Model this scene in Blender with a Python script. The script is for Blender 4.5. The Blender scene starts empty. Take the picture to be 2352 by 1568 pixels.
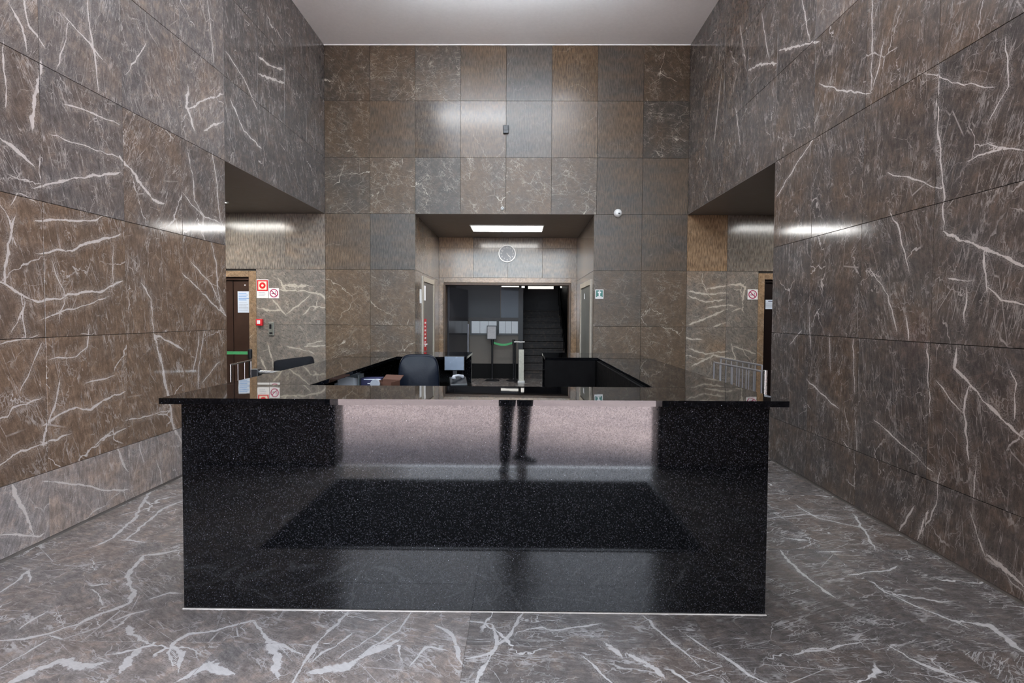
import bpy, bmesh, math, random
import numpy as np
from mathutils import Vector, Matrix, Euler
C = bpy.context.scene.collection
random.seed(7)
rng = np.random.default_rng(7)
PI = math.pi

# ------------------------------------------------------------------ camera, world, exposure
EYE = 1.53
F_PX, PPX, PPY = 1272.2, 1180.07, 768.35
CR = Vector((0.9999295, 0.01050807, 0.00552894)).normalized()
CF = Vector((-0.0103161, 0.99937962, -0.03367413)).normalized()
CU = CR.cross(CF).normalized()
cam = bpy.data.cameras.new('camera')
camo = bpy.data.objects.new('camera', cam); C.objects.link(camo)
camo.matrix_world = Matrix(((CR.x, CU.x, -CF.x, 0), (CR.y, CU.y, -CF.y, 0), (CR.z, CU.z, -CF.z, EYE), (0, 0, 0, 1)))
cam.sensor_width = 36; cam.lens = F_PX/2352*36
cam.shift_x = (1176-PPX)/2352; cam.shift_y = (PPY-784)/2352
cam.clip_start = 0.02; cam.clip_end = 200
bpy.context.scene.camera = camo

W = bpy.data.worlds.new('overcast_sky'); bpy.context.scene.world = W; W.use_nodes = True
SKY = 9.5
bg = W.node_tree.nodes['Background']
bg.inputs['Color'].default_value = (0.80, 0.88, 1.0, 1); bg.inputs['Strength'].default_value = SKY

def portal(name, loc, rot, sx, sy):
    l = bpy.data.lights.new(name, 'AREA'); l.shape = 'RECTANGLE'; l.size = sx; l.size_y = sy
    l.cycles.is_portal = True
    o = bpy.data.objects.new(name, l); C.objects.link(o); o.location = loc; o.rotation_euler = rot
def area(name, loc, rot, sx, sy, power, col):
    l = bpy.data.lights.new(name, 'AREA'); l.shape = 'RECTANGLE'; l.size = sx; l.size_y = sy
    l.energy = power; l.color = col
    o = bpy.data.objects.new(name, l); C.objects.link(o); o.location = loc; o.rotation_euler = rot
    return o
sun = bpy.data.lights.new('sun', 'SUN'); sun.energy = 46; sun.angle = .35; sun.color = (1, .93, .86)
suno = bpy.data.objects.new('sun', sun); C.objects.link(suno)
suno.rotation_euler = Vector((-.5, -.2, -.84)).to_track_quat('-Z', 'Y').to_euler()
portal('sky_portal_doors', (-0.23, -0.22, 1.35), (PI/2, 0, 0), 3.34, 2.7)
portal('sky_portal_transom', (-0.23, -0.22, 4.25), (PI/2, 0, 0), 5.7, 2.7)

vs = bpy.context.scene.view_settings
vs.view_transform = 'Standard'; vs.look = 'None'; vs.gamma = 1; vs.exposure = 0.48
vs.use_curve_mapping = False
cy = bpy.context.scene.cycles
cy.max_bounces = 6; cy.diffuse_bounces = 4; cy.glossy_bounces = 4; cy.transparent_max_bounces = 8
cy.use_adaptive_sampling = True; cy.adaptive_threshold = .08; cy.adaptive_min_samples = 16
cy.use_denoising = True; cy.caustics_reflective = False; cy.caustics_refractive = False
cy.sample_clamp_indirect = 12

# ------------------------------------------------------------------ survey constants (metres, eye above origin)
XL, XR, YB = -3.163, 2.696, 9.004
ZC, ZL, RH = 5.86, 3.172, 0.9016
YO = 5.95
TW, TD = (XR-XL)/8, 0.7634
RX0, RX1, YR = -1.70, 1.195, 11.66
def px(u, v, **k):
    """survey helper: where the sight line of a photo pixel meets a known plane of the hall"""
    d = CF + CR*((u-PPX)/F_PX) - CU*((v-PPY)/F_PX)
    if 'z' in k: t = (k['z']-EYE)/d.z
    elif 'y' in k: t = k['y']/d.y
    else: t = k['x']/d.x
    return Vector((0, 0, EYE)) + d*t

# ------------------------------------------------------------------ node helpers
class G:
    def __init__(s, name):
        s.m = bpy.data.materials.new(name); s.m.use_nodes = True
        s.nt = s.m.node_tree; s.b = s.nt.nodes['Principled BSDF']
    def n(s, t, **k):
        o = s.nt.nodes.new(t)
        for a, v in k.items(): setattr(o, a, v)
        return o
    def put(s, sock, v):
        if isinstance(v, bpy.types.NodeSocket): s.nt.links.new(v, sock)
        elif v is not None:
            if isinstance(v, (tuple, list)) and len(v) == 3 and sock.type == 'RGBA': v = (*v, 1)
            sock.default_value = v
    def math(s, op, a, b=None, c=None, clamp=False):
        o = s.n('ShaderNodeMath', operation=op, use_clamp=clamp)
        s.put(o.inputs[0], a)
        if b is not None: s.put(o.inputs[1], b)
        if c is not None: s.put(o.inputs[2], c)
        return o.outputs[0]
    def sm(s, v, lo, hi, a=0.0, b=1.0):
        o = s.n('ShaderNodeMapRange', interpolation_type='SMOOTHSTEP')
        s.put(o.inputs[0], v); s.put(o.inputs[1], lo); s.put(o.inputs[2], hi); s.put(o.inputs[3], a); s.put(o.inputs[4], b)
        return o.outputs[0]
    def lin(s, v, lo, hi, a, b):
        o = s.n('ShaderNodeMapRange'); s.put(o.inputs[0], v)
        for i, x in enumerate((lo, hi, a, b)): s.put(o.inputs[i+1], x)
        return o.outputs[0]
    def mix(s, f, a, b, mode='MIX'):
        o = s.n('ShaderNodeMix', data_type='RGBA', blend_type=mode)
        s.put(o.inputs[0], f); s.put(o.inputs[6], a); s.put(o.inputs[7], b); return o.outputs[2]
    def noise(s, vec, scale, detail=3, rough=.5, dist=0, dim='2D', out=0):
        o = s.n('ShaderNodeTexNoise', noise_dimensions=dim)
        s.put(o.inputs['Vector'], vec); s.put(o.inputs['Scale'], scale); s.put(o.inputs['Detail'], detail)
        s.put(o.inputs['Roughness'], rough); s.put(o.inputs['Distortion'], dist); return o.outputs[out]
    def voro(s, vec, scale, feature='DISTANCE_TO_EDGE', rnd=1, dim='2D', out='Distance'):
        o = s.n('ShaderNodeTexVoronoi', voronoi_dimensions=dim, feature=feature)
        s.put(o.inputs['Vector'], vec); s.put(o.inputs['Scale'], scale); s.put(o.inputs['Randomness'], rnd); return o.outputs[out]
    def attr(s, name, typ='OBJECT', out='Fac'):
        o = s.n('ShaderNodeAttribute', attribute_type=typ, attribute_name=name); return o.outputs[out]
    def vmath(s, op, a, b):
        o = s.n('ShaderNodeVectorMath', operation=op); s.put(o.inputs[0], a); s.put(o.inputs[1], b); return o.outputs[0]
    def bump(s, h, strength, dist=.01):
        o = s.n('ShaderNodeBump'); s.put(o.inputs['Height'], h); o.inputs['Strength'].default_value = strength
        o.inputs['Distance'].default_value = dist; s.nt.links.new(o.outputs[0], s.b.inputs['Normal'])
    def set(s, **k):
        for a, v in k.items(): s.put(s.b.inputs[a.replace('_', ' ')], v)
        return s.m

def plain(name, col, rough=.5, metal=0, spec=.5, bumpy=0, var=.12, scale=25):
    g = G(name); t = g.n('ShaderNodeTexCoord').outputs['Object']
    n = g.noise(t, scale, 4, .6, dim='3D')
    f = g.lin(n, .3, .7, 1-var, 1+var)
    c = g.vmath('SCALE', tuple(col), None) if False else None
    cm = g.n('ShaderNodeVectorMath', operation='SCALE'); cm.inputs[0].default_value = col; g.put(cm.inputs['Scale'], f)
    g.put(g.b.inputs['Base Color'], cm.outputs[0])
    g.set(Roughness=g.lin(n, .3, .7, max(.02, rough*.85), min(1, rough*1.15)), Metallic=metal, Specular_IOR_Level=spec)
    if bumpy: g.bump(n, bumpy)
    return g.m
def emis(name, col, strength):
    g = G(name); g.set(Base_Color=col, Emission_Color=col, Emission_Strength=strength); return g.m

def stone(name, grey, brown, veincol, rough, fine=1.0, wide=1.0, spec=.5, crk=1.0, asp=.24, hair=.6):
    g = G(name)
    oc = g.n('ShaderNodeTexCoord').outputs['Object']
    rot = g.n('ShaderNodeVectorRotate', rotation_type='Y_AXIS'); g.put(rot.inputs['Vector'], oc); g.put(rot.inputs['Angle'], g.attr('ang'))
    seed = g.attr('seed'); warm = g.attr('warm'); vn = g.attr('veins'); stria = g.attr('stria')
    sp = g.n('ShaderNodeSeparateXYZ'); g.put(sp.inputs[0], rot.outputs[0])
    X = g.math('ADD', sp.outputs[0], g.math('MULTIPLY', seed, 13.7)); Z = g.math('ADD', sp.outputs[2], g.math('MULTIPLY', seed, 7.9))
    cb = g.n('ShaderNodeCombineXYZ'); g.put(cb.inputs[0], X); g.put(cb.inputs[1], Z); P = cb.outputs[0]
    ca = g.n('ShaderNodeCombineXYZ'); g.put(ca.inputs[0], X); g.put(ca.inputs[1], g.math('MULTIPLY', Z, asp)); A = ca.outputs[0]
    # unrotated frame, for the dash grain and drawn veins
    s0 = g.n('ShaderNodeSeparateXYZ'); g.put(s0.inputs[0], oc)
    cu = g.n('ShaderNodeCombineXYZ'); g.put(cu.inputs[0], g.math('ADD', s0.outputs[0], seed)); g.put(cu.inputs[1], g.math('MULTIPLY', s0.outputs[2], .16)); U = cu.outputs[0]
    ch = g.n('ShaderNodeCombineXYZ'); g.put(ch.inputs[0], g.math('MULTIPLY', s0.outputs[0], .25)); g.put(ch.inputs[1], g.math('ADD', s0.outputs[2], seed)); Hh = ch.outputs[0]
    # warp
    w = g.noise(P, 3.2, 4, .6, out=1)
    wv = g.vmath('SUBTRACT', w, (.5, .5, .5))
    sc = g.n('ShaderNodeVectorMath', operation='SCALE'); g.put(sc.inputs[0], wv); sc.inputs['Scale'].default_value = .22
    PW = g.vmath('ADD', P, sc.outputs[0]); AW = g.vmath('ADD', A, sc.outputs[0])
    big = g.noise(P, 1.7, 4, .6)
    grain = g.noise(A, 45*fine, 5, .75)
    speck = g.noise(P, 120, 3, .7)
    f = g.sm(g.math('ADD', big, g.math('SUBTRACT', warm, .5)), .08, .92)
    base = g.mix(f, grey, brown)
    br = g.math('MULTIPLY', g.lin(grain, .25, .75, .66, 1.36), g.lin(speck, .3, .7, .86, 1.14))
    br = g.math('MULTIPLY', br, g.lin(big, .3, .7, .92, 1.08))
    mot = g.noise(PW, 13, 4, .65)
    br = g.math('MULTIPLY', br, g.lin(mot, .32, .68, .84, 1.20))
    base = g.mix(g.math('MULTIPLY', g.sm(mot, .50, .72), .28), base, g.mix(.5, base, (.34, .22, .14)))
    br = g.math('MULTIPLY', br, g.attr('tone'))
    # striated panels: rows of fine vertical dashes and broad level bands of colour
    dash = g.noise(U, 62, 2, .5)
    band = g.noise(Hh, 4.5, 3, .5)
    br2 = g.math('MULTIPLY', g.lin(dash, .3, .7, .62, 1.36), g.lin(band, .3, .7, .88, 1.12))
    base = g.mix(g.math('MULTIPLY', stria, g.math('MULTIPLY', g.sm(band, .42, .62, 0, .75), g.lin(warm, 0, .7, .1, 1))), base, brown)
    brt = g.math('ADD', g.math('MULTIPLY', br, g.math('SUBTRACT', 1, stria)), g.math('MULTIPLY', g.math('MULTIPLY', br2, g.attr('tone')), stria))
    m = g.n('ShaderNodeVectorMath', operation='SCALE'); g.put(m.inputs[0], base); g.put(m.inputs['Scale'], brt); col = m.outputs[0]
    # vein families
    mk1 = g.sm(g.noise(P, 1.6, 2, .5), .47, .60)
    mk2 = g.sm(g.noise(P, 2.7, 3, .6, dist=.3), .46, .64)
    mk3 = g.sm(g.noise(P, 5.0, 3, .6), .42, .66)
    wd = g.lin(g.noise(P, 7, 3, .6), .3, .75, .25, 1.7)
    def contour(vec, scale, det, dist, half):
        n = g.noise(vec, scale, det, .55, dist)
        d = g.math('ABSOLUTE', g.math('SUBTRACT', n, .5))
        return g.sm(g.math('DIVIDE', d, wd), half*.35*wide, half*wide, 1, 0)
    def crack(vec, scale, half):
        d = g.voro(vec, scale)
        return g.sm(g.math('DIVIDE', d, wd), half*.35*wide, half*wide, 1, 0)
    v1 = g.math('MULTIPLY', g.math('MULTIPLY', crack(PW, 1.55, .012), g.sm(g.noise(P, 1.6, 2, .5), .54, .66)), crk)
    v2 = g.math('MULTIPLY', crack(AW, 3.2, .009), g.sm(g.noise(P, 2.7, 3, .6, dist=.3), .50, .66))
    v3 = g.math('MULTIPLY', contour(A, 3.4, 6, .15, .010), mk3)
    v4 = g.math('MULTIPLY', contour(PW, 7, 5, .2, .009), g.math('MULTIPLY', mk2, .38))
    v6 = g.math('MULTIPLY', g.sm(g.voro(AW, 11), .010, .030, 1, 0), g.math('MULTIPLY', mk3, .42))
    v7 = g.math('MULTIPLY', g.sm(g.voro(A, 5.5), .004, .012, 1, 0), g.math('MULTIPLY', mk2, .6))
    v5 = g.math('MULTIPLY', contour(A, 13, 3, .3, .018), g.math('MULTIPLY', mk3, .38))
    ck = g.n('ShaderNodeCombineXYZ'); g.put(ck.inputs[0], X); g.put(ck.inputs[1], g.math('MULTIPLY', Z, .07)); K = ck.outputs[0]
    hd = g.math('ABSOLUTE', g.math('SUBTRACT', g.noise(K, 7.5, 5, .6), .5))
    v8 = g.math('MULTIPLY', g.math('MULTIPLY', g.sm(hd, .002, .010, 1, 0), g.sm(g.noise(P, 2.1, 3, .6), .48, .62)), hair)
    v9 = g.math('MULTIPLY', g.math('MULTIPLY', g.sm(g.math('DIVIDE', g.voro(PW, 4.6), wd), .003, .010, 1, 0), g.sm(g.noise(P, 2.4, 3, .6), .50, .64)), .5)
    v1 = g.math('MAXIMUM', v1, g.math('MAXIMUM', v8, v9))
    vv = g.math('MAXIMUM', g.math('MAXIMUM', v1, g.math('MULTIPLY', v2, .8)), g.math('MAXIMUM', g.math('MULTIPLY', v3, .55), g.math('MAXIMUM', g.math('MAXIMUM', v4, g.math('MAXIMUM', v6, v7)), v5)))
    vv = g.math('MULTIPLY', vv, vn)
    vv = g.math('MULTIPLY', vv, g.lin(speck, .3, .7, .65, 1.1), clamp=True)
    # the slab's own large veins (signed distance field carried by the mesh)
    vsd = g.attr('vein_side', 'GEOMETRY'); vud = g.attr('vein_near', 'GEOMETRY')
    jit = g.math('MULTIPLY', g.math('SUBTRACT', g.noise(P, 22, 5, .7), .5), 2.6)
    wvar = g.lin(g.noise(P, 9, 3, .6), .3, .7, .32, 1.5)
    core = g.sm(g.math('DIVIDE', g.math('ABSOLUTE', g.math('ADD', vsd, jit)), wvar), .55, 1.25, 1, 0)
    near = g.sm(vud, .0, .028, 1, 0)
    lv = g.math('MULTIPLY', g.math('MULTIPLY', core, g.math('MULTIPLY', near, 1.6), clamp=True), g.attr('drawn'))
    halo = g.math('MULTIPLY', g.math('MULTIPLY', g.sm(vud, 0, .05, .22, 0), g.attr('drawn')), g.sm(speck, .4, .6))
    vv = g.math('MAXIMUM', vv, g.math('MAXIMUM', g.math('MULTIPLY', lv, g.lin(grain, .3, .7, .75, 1.0)), halo), clamp=True)
    col = g.mix(g.math('MULTIPLY', vv, .92), col, veincol)
    g.put(g.b.inputs['Base Color'], col)
    g.set(Roughness=g.math('MULTIPLY', g.lin(grain, .3, .7, .85, 1.2), g.math('MAXIMUM', g.attr('rough'), rough)), Specular_IOR_Level=spec)
    g.bump(grain, .03, .004)
    return g.m

M = {}
M['wall_stone'] = stone('brown_marble', (.150, .132, .126), (.192, .128, .088), (.62, .55, .51), .10)
M['back_stone'] = stone('warm_marble', (.150, .132, .116), (.205, .134, .080), (.52, .46, .38), .15, crk=1.1, asp=.5, hair=.15)
M['floor_stone'] = stone('floor_marble', (.165, .150, .146), (.178, .140, .120), (.62, .59, .58), .2, wide=1.3, crk=1.3, asp=.28, hair=.45)
M['joint'] = plain('joint_grout', (.035, .030, .026), .8)
M['shell'] = plain('shell_concrete', (.10, .09, .085), .9)
M['plaster'] = plain('ceiling_paint', (.86, .85, .84), .8, var=.03)
M['soffit'] = plain('soffit_board', (.15, .13, .115), .55, var=.15, scale=9)

def granite(nm, rough, speckle):
    g = G(nm); t = g.n('ShaderNodeTexCoord').outputs['Object']
    a = g.voro(t, 260, 'F1', dim='3D', out='Color'); sp = g.n('ShaderNodeSeparateColor'); g.put(sp.inputs[0], a)
    n = g.noise(t, 420, 2, .6, dim='3D')
    base = g.mix(g.sm(sp.outputs[0], .70, 1.0), (.0012, .0012, .0016), (.022*speckle, .022*speckle, .026*speckle))
    base = g.mix(g.math('MULTIPLY', g.sm(n, .60, .74), .4*speckle), base, (.045, .040, .040))
    big = g.voro(t, 75, 'F1', dim='3D'); bc = g.voro(t, 75, 'F1', dim='3D', out='Color')
    s2 = g.n('ShaderNodeSeparateColor'); g.put(s2.inputs[0], bc)
    fl = g.math('MULTIPLY', g.sm(big, .10, .20, 1, 0), g.math('GREATER_THAN', s2.outputs[1], .80))
    base = g.mix(fl, base, (.34, .34, .38))
    g.put(g.b.inputs['Base Color'], base)
    g.set(Roughness=rough, Specular_IOR_Level=g.lin(sp.outputs[2], 0, 1, .42, .78) if speckle > .5 else .5)
    return g.m
M['granite'] = granite('black_granite', .05, 1.0); M['granite_top'] = granite('polished_granite_top', .02, .45)

# ------------------------------------------------------------------ mesh helpers
def link(name, me, parent=None):
    o = bpy.data.objects.new(name, me); C.objects.link(o)
    if parent is not None: o.parent = parent
    return o
def bx(bm, x0, x1, y0, y1, z0, z1):
    v = [bm.verts.new((x, y, z)) for x in (x0, x1) for y in (y0, y1) for z in (z0, z1)]
    for f in ((0, 1, 3, 2), (4, 6, 7, 5), (0, 4, 5, 1), (2, 3, 7, 6), (0, 2, 6, 4), (1, 5, 7, 3)):
        bm.faces.new([v[i] for i in f])
def prism(bm, pts, axis, a0, a1):
    """pts: 2D outline; axis: extrusion axis 0/1/2"""
    def p3(p, a):
        l = list(p); l.insert(axis, a); return l
    A = [bm.verts.new(p3(p, a0)) for p in pts]; B = [bm.verts.new(p3(p, a1)) for p in pts]
    bm.faces.new(A); bm.faces.new(B[::-1]); n = len(pts)
    for i in range(n): bm.faces.new([A[i], B[i], B[(i+1) % n], A[(i+1) % n]])
def tube(bm, pts, r, n=10, caps=True):
    pts = [Vector(p) for p in pts]; rings = []
    for i, p in enumerate(pts):
        d = (pts[min(i+1, len(pts)-1)] - pts[max(i-1, 0)]).normalized()
        up = Vector((0, 0, 1)) if abs(d.z) < .9 else Vector((1, 0, 0))
        a = d.cross(up).normalized(); b = d.cross(a)
        rr = r[i] if isinstance(r, (list, tuple)) else r
        rings.append([bm.verts.new(p + (a*math.cos(2*PI*k/n) + b*math.sin(2*PI*k/n))*rr) for k in range(n)])
    for i in range(len(rings)-1):
        for k in range(n): bm.faces.new([rings[i][k], rings[i][(k+1) % n], rings[i+1][(k+1) % n], rings[i+1][k]])
    if caps: bm.faces.new(rings[0][::-1]); bm.faces.new(rings[-1])
def lathe(bm, prof, n=32, M4=None):
    rings = []
    for r, z in prof:
        if r < 1e-6: rings.append([bm.verts.new((0, 0, z))])
        else: rings.append([bm.verts.new((r*math.cos(2*PI*k/n), r*math.sin(2*PI*k/n), z)) for k in range(n)])
    for a, b in zip(rings, rings[1:]):
        for k in range(n):
            q = [a[k % len(a)], a[(k+1) % len(a)], b[(k+1) % len(b)], b[k % len(b)]]
            q = list(dict.fromkeys(q))
            if len(q) > 2: bm.faces.new(q)
    if M4 is not None:
        vs_ = [v for r_ in rings for v in r_]; bmesh.ops.transform(bm, matrix=M4, verts=vs_)
def obj(name, bm, mat, parent=None, bevel=0, smooth=False, seg=2):
    bmesh.ops.recalc_face_normals(bm, faces=bm.faces[:])
    me = bpy.data.meshes.new(name); bm.to_mesh(me); bm.free()
    for m in (mat if isinstance(mat, (list, tuple)) else [mat]): me.materials.append(m)
    o = link(name, me, parent)
    if bevel:
        b = o.modifiers.new('bevel', 'BEVEL'); b.width = bevel; b.segments = seg; b.limit_method = 'ANGLE'
    if smooth:
        for p in me.polygons: p.use_smooth = True
    return o
def box(name, dims, mat, parent=None, bevel=0, **k):
    bm = bmesh.new(); bx(bm, *dims); return obj(name, bm, mat, parent, bevel, **k)
def thing(name, label, cat, loc=(0, 0, 0), rz=0, group=None):
    o = bpy.data.objects.new(name, None); C.objects.link(o); o.location = loc; o.rotation_euler = (0, 0, rz)
    o.empty_display_size = .1
    o['label'] = label; o['category'] = cat
    if group: o['group'] = group
    return o
def tag(o, label, cat, group=None):
    o['label'] = label; o['category'] = cat
    if group: o['group'] = group
    return o
def struct(o): o['kind'] = 'structure'; return o
def part_label(o, t): o['label'] = t; return o

# ------------------------------------------------------------------ the large veins surveyed on the near panels (pixel polylines projected on to their plane)
VL = [
 ([(0,648),(24,660),(53,678),(88,693),(141,687),(155,676),(192,670),(228,672),(279,646)],5),
 ([(353,764),(369,825),(377,866),(388,911),(398,980),(416,1013),(440,1060)],7), ([(353,766),(385,782),(420,803)],4),
 ([(29,1115),(41,1148),(67,1197),(76,1226)],10), ([(0,1228),(40,1227),(90,1232),(100,1225)],4),
 ([(102,1105),(150,1109),(196,1115),(237,1125),(294,1123)],4), ([(271,1031),(280,1056),(294,1082)],6),
 ([(137,878),(126,935),(110,972),(102,1001),(100,1022)],6), ([(102,976),(143,948),(175,935),(208,940),(237,919),(286,899)],5),
 ([(0,960),(18,956),(31,935),(61,927),(94,915)],5), ([(0,1068),(29,1046),(98,1021),(159,997)],5),
 ([(220,1021),(245,1001),(286,984)],6), ([(486,560),(496,601),(500,662),(508,715)],3),
 ([(439,601),(481,646),(520,727)],3), ([(420,629),(453,660),(490,699),(520,727)],3), ([(469,760),(457,838),(455,890)],3),
 ([(457,764),(453,805),(443,854)],3), ([(504,831),(465,878)],3), ([(326,652),(347,686),(353,756)],4),
 ([(261,560),(259,658)],2), ([(204,756),(200,797),(175,819),(114,825)],3), ([(18,560),(12,648)],7), ([(34,500),(20,560)],7),
 ([(94,142),(86,191),(78,249),(75,295)],10), ([(0,318),(34,341),(75,379)],8), ([(78,432),(120,421),(157,413),(205,405),(274,396)],5),
 ([(275,360),(302,390),(333,436),(352,459),(375,467)],7), ([(488,352),(497,413),(505,501),(512,520)],3), ([(432,352),(444,413),(446,459),(467,494),(467,540)],3),
 ([(201,0),(207,69),(222,168),(226,207)],4), ([(145,34),(191,84),(237,138)],4), ([(155,54),(145,111),(130,157)],3),
 ([(8,96),(13,245)],4), ([(23,11),(50,60),(61,119)],6), ([(55,0),(66,60),(100,105)],5), ([(476,0),(484,70),(490,142)],3),
 ([(82,507),(150,505),(207,507),(245,495)],4), ([(86,583),(130,572),(168,576),(200,558),(237,547),(275,538)],5),
 ([(421,444),(440,470),(465,494),(505,512)],3), ([(432,199),(428,245),(448,302)],7), ([(432,249),(478,226),(511,216)],4), ([(470,300),(490,285),(512,280)],5),
 ([(60,690),(40,740),(26,762)],3), ([(48,676),(52,730),(60,775)],3), ([(0,790),(35,782),(85,770)],4), ([(95,790),(70,850),(45,900)],3),
 ([(0,470),(20,500),(35,560)],4), ([(80,462),(60,450),(40,442),(25,470)],4), ([(120,600),(150,680),(136,735)],2.5), ([(92,735),(140,716),(200,700),(250,680)],3),
 ([(118,310),(180,330),(270,360)],2.5), ([(150,240),(200,255),(272,285)],3), ([(290,170),(315,130),(335,100)],3), ([(520,120),(560,180),(590,250)],3), ([(530,230),(560,300),(600,340)],4),
 ([(593,130),(620,150),(650,160)],5), ([(594,170),(625,182),(652,190)],5), ([(360,1060),(368,1080),(372,1110)],3), ([(320,1020),(330,1060)],3),
 ([(196,880),(240,870),(262,862)],2.5), ([(290,965),(340,955),(390,942)],2.5)]
VR = [
 ([(2168,531),(2206,552),(2265,572),(2352,612)],7), ([(1883,192),(1930,208),(1999,214)],3), ([(1791,116),(1827,107),(1880,96)],5),
 ([(1842,0),(1852,50),(1860,94)],4), ([(1720,161),(1746,147),(1784,145)],5), ([(2155,143),(2153,290),(2168,438),(2166,530)],4),
 ([(2003,0),(2003,116),(2001,210)],3), ([(2046,491),(2066,527),(2081,594),(2088,625)],4), ([(2260,580),(2267,670)],5),
 ([(2041,397),(2100,412),(2166,433)],3), ([(1784,451),(1827,380),(1871,317)],3), ([(2198,794),(2192,844),(2231,888),(2286,944),(2352,1007)],6),
 ([(2225,888),(2214,949),(2225,1054)],5), ([(2153,877),(2211,949)],3), ([(2242,1054),(2236,1143)],4), ([(1854,872),(1888,905),(1926,938)],3),
 ([(1965,966),(1968,1032)],4), ([(2009,966),(2070,1020),(2142,1082)],3), ([(1935,1010),(1951,1032)],3), ([(2098,1165),(2065,1220)],4),
 ([(2131,1176),(2120,1200),(2109,1237)],8), ([(2270,1276),(2300,1300),(2347,1342)],9), ([(2081,728),(2087,777)],4), ([(2230,1180),(2245,1230),(2262,1275)],4),
 ([(2000,620),(2040,680),(2060,760)],3), ([(2120,1220),(2150,1160),(2160,1080)],3), ([(2270,330),(2310,340),(2352,345)],4), ([(2225,370),(2270,350),(2320,340)],5),
 ([(2180,640),(2230,645)],4), ([(2220,660),(2215,740)],4), ([(2310,90),(2316,200),(2270,280)],3), ([(2030,95),(2020,150),(2004,205)],3), ([(1700,60),(1712,140)],3), ([(1750,30),(1765,130)],3),
 ([(1655,190),(1648,260),(1640,330)],3), ([(1690,250),(1700,330)],3), ([(2352,700),(2300,690),(2270,660)],4), ([(2280,200),(2200,190),(2130,170)],2.5),
 ([(2320,850),(2335,880),(2330,960)],4), ([(1840,760),(1815,790)],3), ([(1858,700),(1862,800)],2.5), ([(1905,770),(1908,850)],2.5), ([(1960,780),(1963,900)],3), ([(2130,790),(2136,950)],3)]
VF = [
 ([(28,1565),(84,1537),(140,1517),(184,1530),(235,1522)],20), ([(319,1491),(298,1512),(278,1540)],17), ([(296,1440),(306,1458),(339,1476)],12),
 ([(309,1300),(293,1323),(309,1359),(298,1384),(230,1410),(179,1433),(115,1453),(76,1463),(0,1471)],8), ([(219,1443),(143,1468),(115,1460)],5),
 ([(46,1443),(80,1420),(107,1405)],4), ([(212,1354),(230,1371),(236,1388)],4), ([(400,1485),(418,1500),(410,1540)],10), ([(618,1472),(638,1506),(638,1553)],18),
 ([(584,1428),(618,1472),(660,1486),(692,1502)],7), ([(584,1424),(540,1435),(495,1448),(434,1455),(400,1475),(386,1500),(398,1528)],6),
 ([(672,1568),(699,1519),(726,1479),(798,1407)],7), ([(716,1543),(791,1533),(859,1496),(910,1472)],18), ([(720,1516),(808,1455)],5), ([(781,1509),(913,1421)],3),
 ([(822,1509),(917,1448),(944,1407)],4), ([(944,1526),(978,1485),(1022,1492)],6), ([(1005,1438),(1039,1458),(1063,1526)],7),
 ([(1080,1427),(1131,1434),(1141,1468),(1131,1499),(1073,1512)],6), ([(1199,1410),(1175,1455),(1131,1496),(1110,1540)],6), ([(1114,1526),(1094,1568)],12),
 ([(417,1560),(478,1526),(529,1546)],18), ([(1188,1452),(1245,1440),(1264,1448),(1325,1440),(1375,1433)],5), ([(1478,1415),(1547,1479),(1605,1528)],5),
 ([(1341,1509),(1406,1568)],5), ([(1394,1479),(1425,1505)],10), ([(1448,1505),(1480,1520),(1520,1551)],14), ([(1842,1494),(1900,1487)],4),
 ([(1794,1265),(1825,1300),(1860,1331),(1915,1370)],6), ([(2015,1348),(2103,1392),(2175,1420),(2220,1440)],5), ([(2187,1425),(2270,1436),(2352,1497)],11),
 ([(1827,1503),(1904,1491),(1975,1475)],5), ([(2048,1486),(2115,1525),(2192,1552)],9), ([(1816,1237),(1850,1240)],10), ([(1882,1267),(1932,1267)],5),
 ([(345,1130),(310,1190),(260,1235),(200,1260)],6), ([(420,1150),(380,1165),(330,1205),(290,1240)],5), ([(330,1245),(280,1240)],5), ([(420,1262),(330,1275),(312,1300)],7),
 ([(0,1360),(30,1340),(65,1310),(68,1335)],4), ([(345,1375),(390,1360),(415,1362)],5), ([(340,1400),(300,1410),(260,1425)],5), ([(0,1535),(60,1500),(110,1470)],4),
 ([(1650,1500),(1720,1550),(1760,1568)],7), ([(1580,1460),(1640,1500)],4), ([(1830,1160),(1880,1190),(1990,1215)],3), ([(1770,1190),(1850,1180),(1930,1190)],3), ([(1960,1180),(2010,1260)],4), ([(1950,1320),(2040,1310),(2060,1300)],4)]
def densify(pl, step):
    out = [pl[0]]
    for a, b in zip(pl, pl[1:]):
        n = max(1, int((b-a).length/step))
        for i in range(1, n+1): out.append(a.lerp(b, i/n))
    return out
def surveyed(lst, plane, axes):
    res = []
    for pts, w in lst:
        P3 = [px(u, v, **plane) for u, v in pts]
        wm = [max(.0030, .5*w*p.y/F_PX) for p in P3]
        Q = [Vector((p[axes[0]], p[axes[1]])) for p in P3]
        # small natural wander between the surveyed points
        R, Wd = [], []
        for i in range(len(Q)-1):
            L = (Q[i+1]-Q[i]).length; n = max(2, int(L/.05))
            nrm = Vector((-(Q[i+1]-Q[i]).y, (Q[i+1]-Q[i]).x)).normalized() if L > 0 else Vector((0, 0))
            for k in range(n):
                t = k/n; j = 0 if k == 0 else random.uniform(-1, 1)*min(.010, L*.06)
                R.append(Q[i].lerp(Q[i+1], t) + nrm*j); Wd.append(wm[i]*(1-t)+wm[i+1]*t)
        R.append(Q[-1]); Wd.append(wm[-1])
        Wd[0] *= .55; Wd[-1] *= .45
        res.append((np.array([tuple(q) for q in R]), np.array(Wd)))
    return res
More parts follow.
